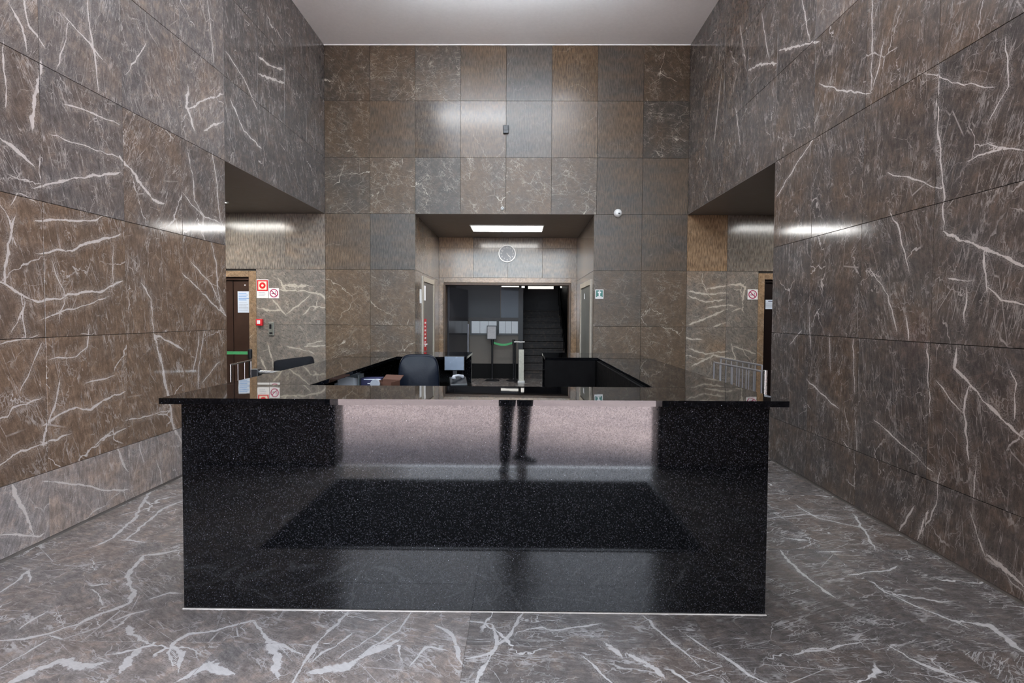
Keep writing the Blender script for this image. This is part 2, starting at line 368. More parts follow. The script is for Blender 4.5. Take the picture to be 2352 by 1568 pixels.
def vein_field(pts, veins):
    """signed distance over half width, and plain distance, from the nearest vein"""
    N = len(pts); best = np.full(N, 9.); side = np.full(N, 9.)
    for R, Wd in veins:
        for i in range(len(R)-1):
            a, b = R[i], R[i+1]; d = b-a; L2 = d@d
            if L2 < 1e-12: continue
            t = np.clip(((pts-a)@d)/L2, 0, 1); q = a + t[:, None]*d; r = pts-q
            dist = np.hypot(r[:, 0], r[:, 1]); w = Wd[i]*(1-t)+Wd[i+1]*t
            sg = np.sign(d[0]*r[:, 1]-d[1]*r[:, 0]); sg[sg == 0] = 1
            edge = np.maximum(dist-w, 0)
            k = edge + dist*.01 < best
            best[k] = (edge+dist*.01)[k]; side[k] = (sg*dist/w)[k]
    return side, best

TILE_CACHE = {}
def tile_mesh(w, h, t, mat, veins=None, corner=None, step=.009):
    """a stone panel: local X across, Z up, -Y outwards; origin at centre of its back"""
    key = (round(w, 3), round(h, 3), t, mat.name)
    if veins is None and key in TILE_CACHE: return TILE_CACHE[key]
    nx = nz = 1
    if veins is not None: nx = max(1, int(w/step)); nz = max(1, int(h/step))
    xs = np.linspace(-w/2, w/2, nx+1); zs = np.linspace(-h/2, h/2, nz+1)
    gx, gz = np.meshgrid(xs, zs, indexing='ij')
    F = np.stack([gx.ravel(), np.full(gx.size, -t), gz.ravel()], 1)
    c = .0012
    # front lip (chamfer) then back ring
    def ring(o, y): return [(-w/2-o, y, -h/2-o), (w/2+o, y, -h/2-o), (w/2+o, y, h/2+o), (-w/2-o, y, h/2+o)]
    V = F.tolist(); n0 = len(V)
    V += ring(c, -t+c); V += ring(c, 0)
    idx = lambda i, j: i*(nz+1)+j
    faces = [(idx(i, j), idx(i+1, j), idx(i+1, j+1), idx(i, j+1)) for i in range(nx) for j in range(nz)]
    bot = [idx(i, 0) for i in range(nx+1)]; rgt = [idx(nx, j) for j in range(nz+1)]
    top = [idx(i, nz) for i in range(nx, -1, -1)]; lft = [idx(0, j) for j in range(nz, -1, -1)]
    for k, edge in enumerate((bot, rgt, top, lft)):
        faces.append(tuple([n0+k, n0+(k+1) % 4] + edge[::-1]))
        faces.append((n0+4+k, n0+4+(k+1) % 4, n0+(k+1) % 4, n0+k))
    me = bpy.data.meshes.new('stone_panel'); me.from_pydata(V, [], faces); me.materials.append(mat)
    if veins is not None:
        a, b = vein_field(np.stack([gx.ravel()+corner[0], gz.ravel()+corner[1]], 1)*np.array([1, 1]), veins)
        a = np.concatenate([a, np.full(8, 9.)]); b = np.concatenate([b, np.full(8, 9.)])
        for nm, arr in (('vein_side', a), ('vein_near', b)):
            at = me.attributes.new(nm, 'FLOAT', 'POINT'); at.data.foreach_set('value', arr.astype(np.float32))
    else: TILE_CACHE[key] = me
    return me
GAP = .006
def panel(parent, mat, M4, a0, a1, b0, b1, t=.02, gap=.006, name='stone_panel', veins=None, flip=False, **props):
    """place a panel on the plane given by M4 (local x=a, z=b)"""
    w, h = a1-a0-gap, b1-b0-gap
    if w < .03 or h < .03: return None
    ca, cb_ = (a0+a1)/2, (b0+b1)/2
    use = None
    if veins:
        sel = []
        for R, Wd in veins:
            if R[:, 0].max() > a0-.02 and R[:, 0].min() < a1+.02 and R[:, 1].max() > b0-.02 and R[:, 1].min() < b1+.02: sel.append((R, Wd))
        if sel: use = sel
    me = tile_mesh(w, h, t, mat, use, (ca, cb_))
    o = link(name, me, parent)
    tilt = Euler((random.uniform(-1, 1)*.0007, 0, random.uniform(-1, 1)*.0007)).to_matrix().to_4x4()
    o.matrix_world = M4 @ Matrix.Translation((ca, -random.uniform(0, .0008), cb_)) @ tilt
    o['seed'] = props.get('seed', random.uniform(0, 40)); o['ang'] = props.get('ang', random.uniform(-1.2, 1.2))
    o['warm'] = props.get('warm', .5); o['veins'] = props.get('veins', 1.0); o['stria'] = props.get('stria', 0.0)
    o['tone'] = props.get('tone', 1.0); o['rough'] = props.get('rough', 0.0); o['drawn'] = 1.0 if use else 0.0
    return o
def frame(origin, rz=0, rx=0): return Matrix.Translation(origin) @ Euler((rx, 0, rz)).to_matrix().to_4x4()

# ------------------------------------------------------------------ floor
T = .02                                    # panel thickness
fl = struct(box('floor', (-7.2, 6.6, .06, 19.5, -.25, -T), M['joint']))
MF = frame((0, 0, -T), rx=-PI/2)           # local x = X, local z = Y
VF = [(p_, w_*1.3) for p_, w_ in VF]
vf = surveyed(VF, {'z': 0}, (0, 1))
fx = [-3.163-.30+1.14*k-.2 for k in range(-3, 10)]
fx = [-7.08, -5.94, -4.8, -3.66, -2.52, -1.38, -.24, .9, 2.04, 3.18, 4.32, 5.46, 6.6]
fy = [.06, 1.40, 2.52, 3.64, 4.76, 5.88, 7.0, 8.12, 9.24, 10.36, 11.48, 12.6, 13.72]
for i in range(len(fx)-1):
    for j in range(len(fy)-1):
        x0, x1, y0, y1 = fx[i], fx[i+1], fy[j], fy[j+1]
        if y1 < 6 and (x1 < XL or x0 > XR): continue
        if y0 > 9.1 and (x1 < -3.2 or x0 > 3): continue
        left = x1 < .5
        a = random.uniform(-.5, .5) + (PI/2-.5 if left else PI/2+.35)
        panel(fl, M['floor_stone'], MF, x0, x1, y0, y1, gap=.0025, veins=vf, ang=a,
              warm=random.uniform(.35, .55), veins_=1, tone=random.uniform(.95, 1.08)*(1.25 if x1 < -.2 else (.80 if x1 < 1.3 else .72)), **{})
for o in fl.children:
    o['veins'] = 1.25

# ------------------------------------------------------------------ side walls of the hall
# wall_left : solid up to the passage opening at YO, lintel above ZL
def side_wall(name, X, sgn, veins):
    bm = bmesh.new(); th = .35
    xs = (X-th, X-T) if sgn > 0 else (X+T, X+th)
    bx(bm, xs[0], xs[1], .12, YO-T, 0, ZC); bx(bm, xs[0], xs[1], YO-T, YB+T, ZL+.012, ZC)
    w = struct(obj(name, bm, M['joint']))
    rz = PI/2 if sgn > 0 else -PI/2
    M4 = frame((X-sgn*T, 0, 0), rz=rz)     # local x = +Y (left) or -Y (right)
    ys = [YB-TD*k for k in range(0, 13)]
    ys[4] = YO
    rows = [(.022, ZL-3*RH), (ZL-3*RH, ZL-2*RH), (ZL-2*RH, ZL-RH), (ZL-RH, ZL), (ZL, ZL+RH), (ZL+RH, ZL+2*RH), (ZL+2*RH, ZC)]
    for k in range(12):
        y1, y0 = ys[k], max(ys[k+1], .12)
        if y1 <= .12: break
        for r, (z0, z1) in enumerate(rows):
            if k < 4 and r < 4: continue
            if k < 4 and r == 4: z0 = ZL+.004
            if sgn > 0: a0, a1 = y0, y1
            else: a0, a1 = -y1, -y0
            if sgn > 0:
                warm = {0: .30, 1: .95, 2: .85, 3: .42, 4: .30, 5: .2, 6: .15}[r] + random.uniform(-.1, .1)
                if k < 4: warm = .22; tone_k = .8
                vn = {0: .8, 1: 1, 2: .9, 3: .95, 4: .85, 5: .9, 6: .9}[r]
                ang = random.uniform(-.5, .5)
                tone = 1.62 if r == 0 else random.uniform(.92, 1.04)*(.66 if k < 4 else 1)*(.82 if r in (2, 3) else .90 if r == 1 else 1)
            else:
                warm = random.uniform(.3, .55); vn = .75; ang = random.uniform(-.35, .35); tone = random.uniform(.50, .60)*(1.8 if r >= 5 and k > 4 else 1.1 if r >= 4 and k > 4 else 1)  # upper near panels painted lighter, standing in for daylight from the high glazing
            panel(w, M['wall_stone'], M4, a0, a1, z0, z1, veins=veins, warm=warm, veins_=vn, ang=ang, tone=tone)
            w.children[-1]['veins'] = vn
    return w
def flipx(lst): return [(R*np.array([-1, 1]), Wd) for R, Wd in lst]
side_wall('wall_left', XL, 1, surveyed(VL, {'x': XL}, (1, 2)))
side_wall('wall_right', XR, -1, flipx(surveyed(VR, {'x': XR}, (1, 2))))
struct(box('baseboard_left', (XL-T-.002, XL-.006, .12, YO-T, 0, .022), M['soffit']))
struct(box('baseboard_right', (XR+.006, XR+T+.002, .12, YO-T, 0, .022), M['soffit']))

# ------------------------------------------------------------------ back wall with its panels, recess and passages
XLL, XRR = -6.6, 6.0
wb = bmesh.new(); yb0, yb1 = YB+T, YB+.35
DL0, DL1, DZ = -5.50, -4.418, 2.14          # left passage door opening
DR0, DR1 = 3.955, 5.0
bx(wb, XL-.4, XR+.4, yb0, yb1, ZL+.014, ZC+.1)
bx(wb, XLL, XL, yb0, yb1, ZL, ZL+.3); bx(wb, XR, XRR, yb0, yb1, ZL, ZL+.3)
bx(wb, DL1+.006, RX0-T, yb0, yb1, 0, ZL); bx(wb, RX1+T, DR0-.006, yb0, yb1, 0, ZL)
bx(wb, XLL, DL0-.006, yb0, yb1, 0, ZL); bx(wb, DR1+.006, XRR, yb0, yb1, 0, ZL)
bx(wb, DL0-.006, DL1+.006, yb0, yb1, DZ+.006, ZL); bx(wb, DR0-.006, DR1+.006, yb0, yb1, DZ+.006, ZL)
wall_back = struct(obj('wall_back', wb, M['joint']))
MB4 = frame((0, YB+T, 0))
rowz = [(ZL+2*RH, ZC), (ZL+RH, ZL+2*RH), (ZL, ZL+RH), (ZL-RH, ZL), (ZL-2*RH, ZL-RH), (ZL-3*RH, ZL-2*RH), (.045, ZL-3*RH)]
# per panel: (warm, veins, stria, tone)
V_, S_ = 0, 1
spec = {
 0: [(.62,.8,0,.80),(.60,.8,0,.85),(.45,.9,0,1.0),(.60,.15,1,1.0),(.10,.1,1,.98),(.75,.15,1,1.05),(.40,.1,1,.84),(.8,.7,0,.66)],
 1: [(.70,.8,0,.90),(.55,.1,1,1.02),(.35,.2,1,1.12),(.75,.2,1,1.15),(.15,.2,1,1.12),(.75,.2,1,1.15),(.60,.15,1,.98),(.45,.9,0,.66)],
 2: [(.62,.9,0,.86),(.72,.9,0,.98),(.30,1,0,1.0),(.68,1,0,1.12),(.72,1,0,1.12),(.60,1,0,1.05),(.50,.1,1,.90),(.58,.1,1,.88)],
 3: [(.60,.15,1,1.15),(.20,.15,1,1.05),None,None,None,None,(.42,.1,1,.88),(.48,.1,1,.86)],
 4: [(.85,.6,0,1.15),(.65,.6,0,1.05),None,None,None,None,(.62,.5,0,.85),(.85,.7,0,.90)],
 5: [(.80,.8,0,1.15),(.70,.8,0,1.05),None,None,None,None,(.85,.6,0,1.0),(.85,.7,0,.95)],
 6: [(.7,.8,0,1),(.6,.8,0,1),None,None,None,None,(.7,.6,0,.9),(.7,.7,0,.85)]}
for r, (z0, z1) in enumerate(rowz):
    for k in range(8):
        sp_ = spec[r][k]
        if sp_ is None: continue
        a0, a1 = XL+TW*k, XL+TW*(k+1)
        if r >= 3:
            if k == 1: a1 = RX0
            if k == 6: a0 = RX1
        panel(wall_back, M['back_stone'], MB4, a0, a1, z0, z1, warm=sp_[0], ang=random.uniform(.6, 2.2) if not sp_[2] else 0, veins=None, stria=float(sp_[2]), tone=sp_[3]*(.44 if r < 3 else .48))
        wall_back.children[-1]['veins'] = sp_[1]; wall_back.children[-1]['rough'] = .20 if (r, k) in ((1, 2), (1, 3), (0, 5)) else (.33 if r < 2 else .42)
# passage parts of the back wall
def extra(a0, a1, z0, z1, warm, vn, stria, tone, ang=None, veins=None):
    o = panel(wall_back, M['back_stone'], MB4, a0, a1, z0, z1, warm=warm, stria=float(stria), tone=tone, veins=veins, **({'ang': ang} if ang is not None else {}))
    if o: o['veins'] = vn; o['rough'] = .14 if stria else .3
VBK = [([(590,706),(620,713),(648,713)],4), ([(628,690),(645,712),(657,724)],4), ([(655,722),(690,697),(712,678)],2.5), ([(697,722),(712,704),(748,706)],3), ([(640,665),(700,668),(735,675),(750,690)],3.5),
       ([(706,790),(740,783)],3), ([(700,796),(750,792)],3), ([(660,795),(710,806),(720,812)],3), ([(615,790),(628,840),(632,850)],3), ([(598,820),(612,850)],4), ([(640,640),(655,665)],6),
       ([(655,655),(700,657)],8),
       ([(1582,669),(1620,675),(1670,673)],3.5), ([(1582,679),(1620,694),(1665,688)],3.5), ([(1622,664),(1668,656)],3.5), ([(1625,707),(1672,700)],3.5), ([(1585,745),(1630,727),(1670,710)],4), ([(1640,750),(1668,740)],3),
       ([(1583,800),(1620,813),(1670,806)],3), ([(1525,762),(1570,776),(1612,780)],3), ([(1672,655),(1700,652),(1712,660),(1706,690)],4), ([(1682,715),(1700,708)],3), ([(1672,700),(1690,704)],3), ([(1680,790),(1690,830)],3), ([(1685,795),(1735,812)],3),
       ([(1590,840),(1640,815),(1690,825)],4), ([(1753,618),(1767,585),(1772,598)],3)]
vb = surveyed(VBK, {'y': YB}, (0, 2))
for a0, a1, w_, s_, t_ in ((-5.70, -3.815, -.1, 1, 1.3), (-3.815, XL, .15, 1, 1.25)):
    extra(a0, a1, ZL-RH, ZL, w_, .1, s_, t_, 0)
extra(-6.6, -5.70, ZL-RH, ZL, .3, .1, 1, 1.2, 0)
CS = -4.296                                  # edge of the stone door casing
for z0, z1 in ((ZL-2*RH, ZL-RH), (ZL-3*RH, ZL-2*RH), (.045, ZL-3*RH)):
    extra(CS, XL, z0, z1, .12, .85, 0, 1.12, .9, vb)
    extra(XLL, DL0-.12, z0, z1, .3, .8, 0, 1.0)
extra(XR, 3.342, ZL-RH, ZL, .95, .1, 1, 1.05, 0); extra(3.342, 4.2, ZL-RH, ZL, .0, .2, 1, .95, 0); extra(4.2, XRR, ZL-RH, ZL, .2, .2, 1, .9, 0)
for z0, z1 in ((ZL-2*RH, ZL-RH), (ZL-3*RH, ZL-2*RH), (.045, ZL-3*RH)):
    extra(XR, 3.342, z0, z1, .35, .9, 0, .95, .9, vb); extra(3.342, 3.85, z0, z1, .15, .8, 0, 1.0, .5, vb)
    extra(DR1+.12, XRR, z0, z1, .3, .8, 0, .9)
# stone casings round the two passage doors
def casing(a0, a1, out, nm):
    w = struct(bpy.data.objects.new(nm, None)); C.objects.link(w)
    c0, c1 = out
    for x0, x1, z0, z1 in ((c0, a0, 0, DZ+.10), (a1, c1, 0, DZ+.10), (a0, a1, DZ, DZ+.10)):
        if x1-x0 < .02: continue
        o = panel(w, M['back_stone'], MB4, x0, x1, z0, z1, warm=.75, tone=1.2, stria=0, name='casing_slab'); o['veins'] = .5
    return w
casing(DL0, DL1, (DL0-.12, CS), 'trim_1'); casing(DR0, DR1, (3.85, DR1+.12), 'trim_2')

# recess behind the counter
bm = bmesh.new()
bx(bm, RX0-.35, RX0-T, YB+.35, YR+T, 0, ZL+.3); bx(bm, RX1+T, RX1+.35, YB+.35, YR+T, 0, ZL+.3)
wr = struct(obj('wall_recess', bm, M['joint']))
RD0, RD1, RDZ = 9.72, 10.85, 2.13           # left recess door, along Y
RE0, RE1, REZ = 9.35, 10.75, 2.06           # right recess lift door
ML = frame((RX0-T, 0, 0), rz=PI/2); MR = frame((RX1+T, 0, 0), rz=-PI/2)
for (y0, y1, z0, z1) in ((YB+T, RD0-.1, 0.045, ZL-RH), (RD1+.1, YR, .045, ZL-RH), (YB+T, 10.33, ZL-RH, ZL), (10.33, YR, ZL-RH, ZL)):
    o = panel(wr, M['back_stone'], ML, y0, y1, z0, z1, warm=.35, tone=1.25); o['veins'] = .45
for (y0, y1, z0, z1) in ((RE1+.1, YR, .045, ZL-RH), (YB+T, 10.33, ZL-RH, ZL), (10.33, YR, ZL-RH, ZL), (YB+T, RE0-.1, .045, ZL-RH)):
    o = panel(wr, M['back_stone'], MR, -y1, -y0, z0, z1, warm=.3, tone=1.2); o['veins'] = .45
o = panel(wr, M['back_stone'], ML, RD0-.1, RD1+.1, RDZ+.09, ZL-RH, warm=.35, tone=1.1); o['veins'] = .3
o = panel(wr, M['back_stone'], MR, -RE1-.1, -RE0+.1, REZ+.09, ZL-RH, warm=.3, tone=1.1); o['veins'] = .3
# far wall of the recess with the opening to the stair hall
OX0, OX1, OZ = -1.60, 1.075, 2.225
bm = bmesh.new()
bx(bm, -3.4, OX0, YR+T, YR+.3, 0, ZL+.3); bx(bm, OX1, 3.4, YR+T, YR+.3, 0, ZL+.3); bx(bm, OX0, OX1, YR+T, YR+.3, OZ, ZL+.3)
wf = struct(obj('wall_far', bm, M['joint']))
MFR = frame((0, YR+T, 0))
for k, (a0, a1, w_, t_) in enumerate(((RX0, -.98, .7, 1.15), (-.98, -.25, .25, .95), (-.25, .47, .2, 1.0), (.47, RX1, .6, .95))):
    o = panel(wf, M['back_stone'], MFR, a0, a1, 2.33, 2.95, warm=w_, tone=t_*1.0, stria=1.0, ang=0); o['veins'] = .1
    o = panel(wf, M['back_stone'], MFR, a0, a1, 2.95, ZL, warm=w_, tone=t_*1.05, stria=1.0, ang=0); o['veins'] = .1
o = panel(wf, M['back_stone'], MFR, OX1, RX1, 0.0, 2.33, warm=.8, tone=1.1, stria=0, name='casing_slab'); o['veins'] = .4
o = panel(wf, M['back_stone'], MFR, RX0, OX0, 0.0, 2.33, warm=.6, tone=1.2, stria=0, name='casing_slab'); o['veins'] = .4
o = panel(wf, M['back_stone'], MFR, OX0, OX1, OZ+.003, 2.33, warm=.8, tone=1.25, stria=0, name='casing_slab'); o['veins'] = .3
M['brown_wood'] = plain('dark_brown_wood', (.075, .046, .028), .45, var=.25)
bm = bmesh.new(); bx(bm, OX0, OX1, YR-.01, YR+.30, OZ-.05, OZ); bx(bm, OX1-.045, OX1, YR-.01, YR+.30, 0, OZ-.05); bx(bm, OX0, OX0+.04, YR-.01, YR+.30, 0, OZ-.05)
struct(obj('trim_3', bm, M['brown_wood'], bevel=.004))

# ceilings
struct(box('ceiling', (XL-.3, XR+.3, -.3, YB+.3, ZC, ZC+.3), M['plaster']))
bm = bmesh.new(); bx(bm, XL-.02, XR+.02, YB-.018, YB+T-.002, ZC-.012, ZC); struct(obj('trim_4', bm, M['plaster']))
bm = bmesh.new()
bx(bm, XLL-.3, XL-.018, YO+.0, YB+T, ZL, ZL+.012); bx(bm, XR+.018, XRR+.3, YO+.0, YB+T, ZL, ZL+.012)
bx(bm, XL-.018, XL-.001, YO, YB-.002, ZL+.0, ZL+.012); bx(bm, XR+.001, XR+.018, YO, YB-.002, ZL, ZL+.012)
struct(obj('soffit_passages', bm, M['soffit'])); 
struct(box('soffit_recess', (RX0-.02, RX1+.02, YB+.001, YR+T, ZL, ZL+.05), M['soffit']))
bm = bmesh.new()
bx(bm, XLL-.3, XL-.35, YO-.3, YB+.3, ZL+.012, ZL+.3); bx(bm, XR+.35, XRR+.3, YO-.3, YB+.3, ZL+.012, ZL+.3)
struct(obj('ceiling_passages', bm, M['shell']))
# passage outer walls
def pass_wall(name, X0, X1, xe, sgn):
    bm = bmesh.new()
    bx(bm, min(X0, X1), max(X0, X1), YO-.30, YO-T, 0, ZL+.012)
    bx(bm, min(xe, xe-sgn*.3), max(xe, xe-sgn*.3), YO-.3, YB+.35, 0, ZL+.3)
    return struct(obj(name, bm, plain(name+'_stone', (.16, .14, .125), .3, var=.2, scale=4)))
pass_wall('wall_passage_left', XLL, XL-.35, XLL, 1); pass_wall('wall_passage_right', XR+.35, XRR, XRR, -1)

# ------------------------------------------------------------------ entrance wall behind the camera, glazing above, pavement outside
bm = bmesh.new()
EX0, EX1 = -1.90, 1.44
bx(bm, XL-.35, EX0, -.18, .12, -.02, 2.72); bx(bm, EX1, XR+.35, -.18, .12, -.02, 2.72)
bx(bm, XL-.35, -3.05, -.18, .12, 2.72, ZC); bx(bm, 2.6, XR+.35, -.18, .12, 2.72, ZC)
bx(bm, -3.05, 2.6, -.18, .12, 5.6, ZC)
we = struct(obj('wall_entrance', bm, M['joint']))
ME = frame((0, .12-.0, 0), rz=PI)            # facing +Y ; local x = -X
for x0, x1 in ((XL, -2.53), (-2.53, EX0), (EX1, 2.07), (2.07, XR)):
    for z0, z1 in ((.045, .47), (.47, 1.37), (1.37, 2.27), (2.27, 2.72)):
        panel(we, M['wall_stone'], ME, -x1, -x0, z0, z1, t=.018, warm=.4, tone=.9)
M['frame_metal'] = plain('dark_bronze_frame', (.05, .045, .04), .35, .8)
bm = bmesh.new()
bx(bm, EX0-.0, EX0+.05, -.15, .10, 0, 2.60); bx(bm, EX1-.05, EX1, -.15, .10, 0, 2.60); bx(bm, EX0, EX1, -.15, .10, 2.60, 2.78)
struct(obj('door_1', bm, M['frame_metal'], bevel=.004))
wn = bmesh.new()
bx(wn, -3.05, 2.6, -.10, 0, 2.72 if False else 2.78, 2.84); bx(wn, -3.05, 2.6, -.10, 0, 5.54, 5.6)
for x in (-3.05, -1.64, -.23, 1.18, 2.55): bx(wn, x, x+.05, -.10, 0, 2.84, 5.54)
bx(wn, -3.05, EX0, -.18, .12, 2.72, 2.78); bx(wn, EX1, 2.6, -.18, .12, 2.72, 2.78)
w1 = struct(obj('window_1', wn, M['frame_metal']))
gl = G('clear_pane'); nt = gl.nt
tr = gl.n('ShaderNodeBsdfTransparent'); gs = gl.n('ShaderNodeBsdfGlossy'); gs.inputs['Roughness'].default_value = .02
fr = gl.n('ShaderNodeFresnel'); mx = gl.n('ShaderNodeMixShader'); tr.inputs[0].default_value = (.9, .93, .92, 1)
nt.links.new(fr.outputs[0], mx.inputs[0]); nt.links.new(tr.outputs[0], mx.inputs[1]); nt.links.new(gs.outputs[0], mx.inputs[2])
nt.links.new(mx.outputs[0], nt.nodes['Material Output'].inputs['Surface']); M['glass'] = gl.m
for a, b in zip((-3.0, -1.59, -.18, 1.23), (-1.64, -.23, 1.18, 2.55)):
    box('pane', (a, b, -.055, -.045, 2.84, 5.54), M['glass'], w1)
M['steel'] = plain('brushed_steel', (.62, .61, .60), .28, 1, var=.06)
struct(box('threshold_trim', (EX0+.05, EX1-.05, .02, .10, -.019, .004), M['steel'], bevel=.002))
bpy.data.objects['threshold_trim'].name = 'trim_5'
g = G('granular_pavement'); t = g.n('ShaderNodeTexCoord').outputs['Object']
n1 = g.noise(t, 2.0, 3, .6, dim='3D'); n2 = g.noise(t, 38, 5, .85, dim='3D')
c = g.mix(g.sm(n1, .35, .65), (.38, .31, .32), (.46, .38, .38)); c = g.mix(g.sm(n2, .40, .60), g.mix(.5, c, (.14, .12, .13)), c)
g.put(g.b.inputs['Base Color'], c); g.set(Roughness=.8); M['pavement'] = g.m
bm = bmesh.new(); bx(bm, -30, 30, -40, .06, -.3, -.02)
pv = struct(obj('ground_pavement', bm, M['pavement']))
pv.name = 'ground'

# ------------------------------------------------------------------ stair hall beyond the recess
M['dark_base'] = plain('black_stone_base', (.003, .0025, .0025), .6, spec=.15)
M['khaki'] = plain('khaki_wall_paint', (.15, .128, .108), .6, var=.05)
M['grey_wall'] = plain('slate_wall_paint', (.055, .056, .062), .6, var=.06)
M['blue_wall'] = plain('blue_grey_panel_paint', (.09, .105, .13), .5, var=.05)
M['dark_hall'] = plain('dark_hall_paint', (.028, .026, .028), .5)
M['beam'] = plain('dark_beam', (.028, .020, .018), .5)
HY = 13.5
bm = bmesh.new(); bx(bm, -2.6, .0, HY, HY+.2, -.02, 3.2); 
hw = struct(obj('wall_stair_hall', bm, M['khaki']))
box('skirting', (-2.6, .0, HY-.02, HY, 0, .365), M['dark_base'], hw)
box('beam', (-2.6, .0, HY-.03, HY, 1.41, 1.49), M['beam'], hw)
box('panel_grey', (-2.6, -.47, HY-.015, HY, 1.49, 3.1), M['grey_wall'], hw).name = 'wall_panel'
box('wall_panel', (-.455, .0, HY-.02, HY, 1.49, 3.1), M['blue_wall'], hw)
struct(box('trim_6', (-.03, .085, HY-.06, HY+.25, 0, 3.1), M['dark_hall']))
# sloping underside of the upper flight, seen as the dark wedge at the left
bm = bmesh.new(); prism(bm, [(-2.6, 3.1), (-1.60, 3.1), (-1.56, 2.3), (-1.41, 1.49), (-2.6, 1.49)], 1, HY-.25, HY-.03)
struct(obj('trim_7', bm, M['dark_hall']))
bm = bmesh.new(); bx(bm, -3.0, -2.6, YR+.3, 19, -.02, 3.3); struct(obj('wall_hall_left', bm, M['grey_wall']))
bm = bmesh.new(); bx(bm, 1.32, 1.6, YR+.3, 19, -.02, 3.3); struct(obj('wall_hall_right', bm, M['dark_hall']))
struct(box('wall_hall_end', (-3.0, 1.6, 18.6, 18.8, -.02, 3.3), M['dark_hall']))
struct(box('ceiling_hall', (-3.0, 1.6, YR+.3, 19, 3.2, 3.4), M['dark_hall']))
# polished partition at the left of the passage whose end shows as a pale edge
M['polish_dark'] = plain('polished_dark_partition', (.045, .045, .052), .08, var=.05)
M['pale_edge'] = plain('pale_aluminium_edge', (.42, .41, .46), .4, .3)
t_ = thing('partition_panel', 'dark polished partition leaf with pale metal edge, left inside the rear opening', 'partition', (-1.545, YR+.32, 0), 0)
d = Vector((-1.255, 13.30, 0)) - Vector((-1.545, YR+.32, 0)); t_.rotation_euler = (0, 0, math.atan2(d.y, d.x))
L = d.length
box('leaf', (0, L-.03, -.02, .02, .02, 2.15), M['polish_dark'], t_, bevel=.003)
box('edge_post', (L-.03, L+.03, -.035, .035, 0, 1.33), M['pale_edge'], t_, bevel=.004)
# stairs
M['step'] = stone('stair_stone', (.042, .036, .036), (.046, .035, .031), (.12, .11, .105), .5, spec=.25)
st = thing('staircase', 'dark stone staircase rising away behind the rear opening', 'staircase', (.70, 13.6, 0))
for k in range(10):
    bm = bmesh.new(); y0 = .28*k; z1 = .17*(k+1)
    bx(bm, -.60, .50, y0, y0+.28, .17*k if k else 0, z1-.035)
    bx(bm, -.60, .50, y0-.025, y0+.28, z1-.035, z1)
    o = obj('step', bm, M['step'], st, bevel=.004)
    o['seed'] = k*1.7; o['ang'] = PI/2+.1; o['warm'] = .4; o['veins'] = .8; o['stria'] = 0.0; o['tone'] = 1.0; o['drawn'] = 0.0
box('landing', (-.60, .50, 2.8, 3.9, 1.50, 1.70), M['dark_hall'], st)
bm = bmesh.new()
tube(bm, [(.44, .1, 1.0), (.44, 2.8, 2.64)], .02)
for k in range(6): tube(bm, [(.44, .2+.5*k, .2+.3*k+.15), (.44, .2+.5*k, 1.06+.3*k)], .011, 6)
obj('handrail', bm, M['dark_base'], st)
struct(box('wall_landing', (.1, 1.32, 17.5, 17.6, 0, 3.2), M['dark_hall']))
# high strip windows over the landing
M['daylight'] = emis('strip_window_daylight', (1.0, .97, .9), .75)
def strip(nm, u0, u1, v0, v1, y):
    a = px(u0, v1, y=y); b = px(u1, v0, y=y)
    o = struct(box(nm, (a.x, b.x, y-.03, y, a.z, b.z), M['frame_metal']))
    box('pane', (a.x+.01, b.x-.01, y-.036, y-.028, a.z+.01, b.z-.01), M['daylight'], o)
strip('window_2', 1151, 1193, 653, 660, 13.44); strip('window_3', 1212, 1272, 653, 664, 17.5); strip('window_4', 1283, 1309, 653, 662, 17.5); strip('window_5', 1197, 1206, 651, 662, 13.4)
# notice boards
M['paper'] = plain('white_paper', (.78, .79, .82), .7, var=.03)
M['paper_blue'] = plain('blue_tinted_paper', (.62, .68, .78), .7, var=.03)
M['print'] = plain('grey_print', (.34, .36, .42), .8)
M['blue_print'] = plain('blue_print', (.12, .30, .62), .8)
M['black'] = plain('black_plastic', (.010, .010, .012), .38)
for nm, lab, x0, x1 in (('notice_board', 'black framed board of white notices on the stair hall wall, left of the pair', -1.17, -.555), ('notice_board', 'black framed board of white notices on the stair hall wall, right of the pair', -.50, -.035)):
    t_ = thing(nm, lab, 'notice board', ((x0+x1)/2, HY, 1.25)); w = x1-x0
    bm = bmesh.new(); bx(bm, -w/2-.03, w/2+.0 if x1 > -.1 else w/2+.03, -.025, 0, -.19, .165); obj('frame', bm, M['black'], t_)
    n = 3
    for k in range(n): box('notice_sheet', (-w/2+w*k/n+.004, -w/2+w*(k+1)/n-.004, -.032, -.024, -.145, .15), M['paper'], t_)
# lamp panels; the dim stair hall one is added fill so far parts read
M['lamp'] = emis('lamp_diffuser', (1.0, .99, .96), 15.0)
M['hall_fill'] = emis('hall_fill_diffuser', (.9, .95, 1.0), 3.0)
M['lamp_left'] = emis('left_lamp_diffuser', (1.0, .97, .90), 26.0)
M['white_enamel'] = plain('white_enamel', (.75, .75, .74), .35, var=.03)
def ceiling_lamp(label, x0, x1, y0, y1, z, mat):
    t_ = thing('ceiling_lamp', label, 'lamp', ((x0+x1)/2, (y0+y1)/2, z))
    w, h = (x1-x0)/2, (y1-y0)/2
    bm = bmesh.new(); e = .018
    bx(bm, -w, w, -h, -h+e, -.022, 0); bx(bm, -w, w, h-e, h, -.022, 0); bx(bm, -w, -w+e, -h+e, h-e, -.022, 0); bx(bm, w-e, w, -h+e, h-e, -.022, 0)
    obj('frame', bm, M['white_enamel'], t_)
    box('diffuser', (-w+e, w-e, -h+e, h-e, -.016, -.001), mat, t_)
    return t_
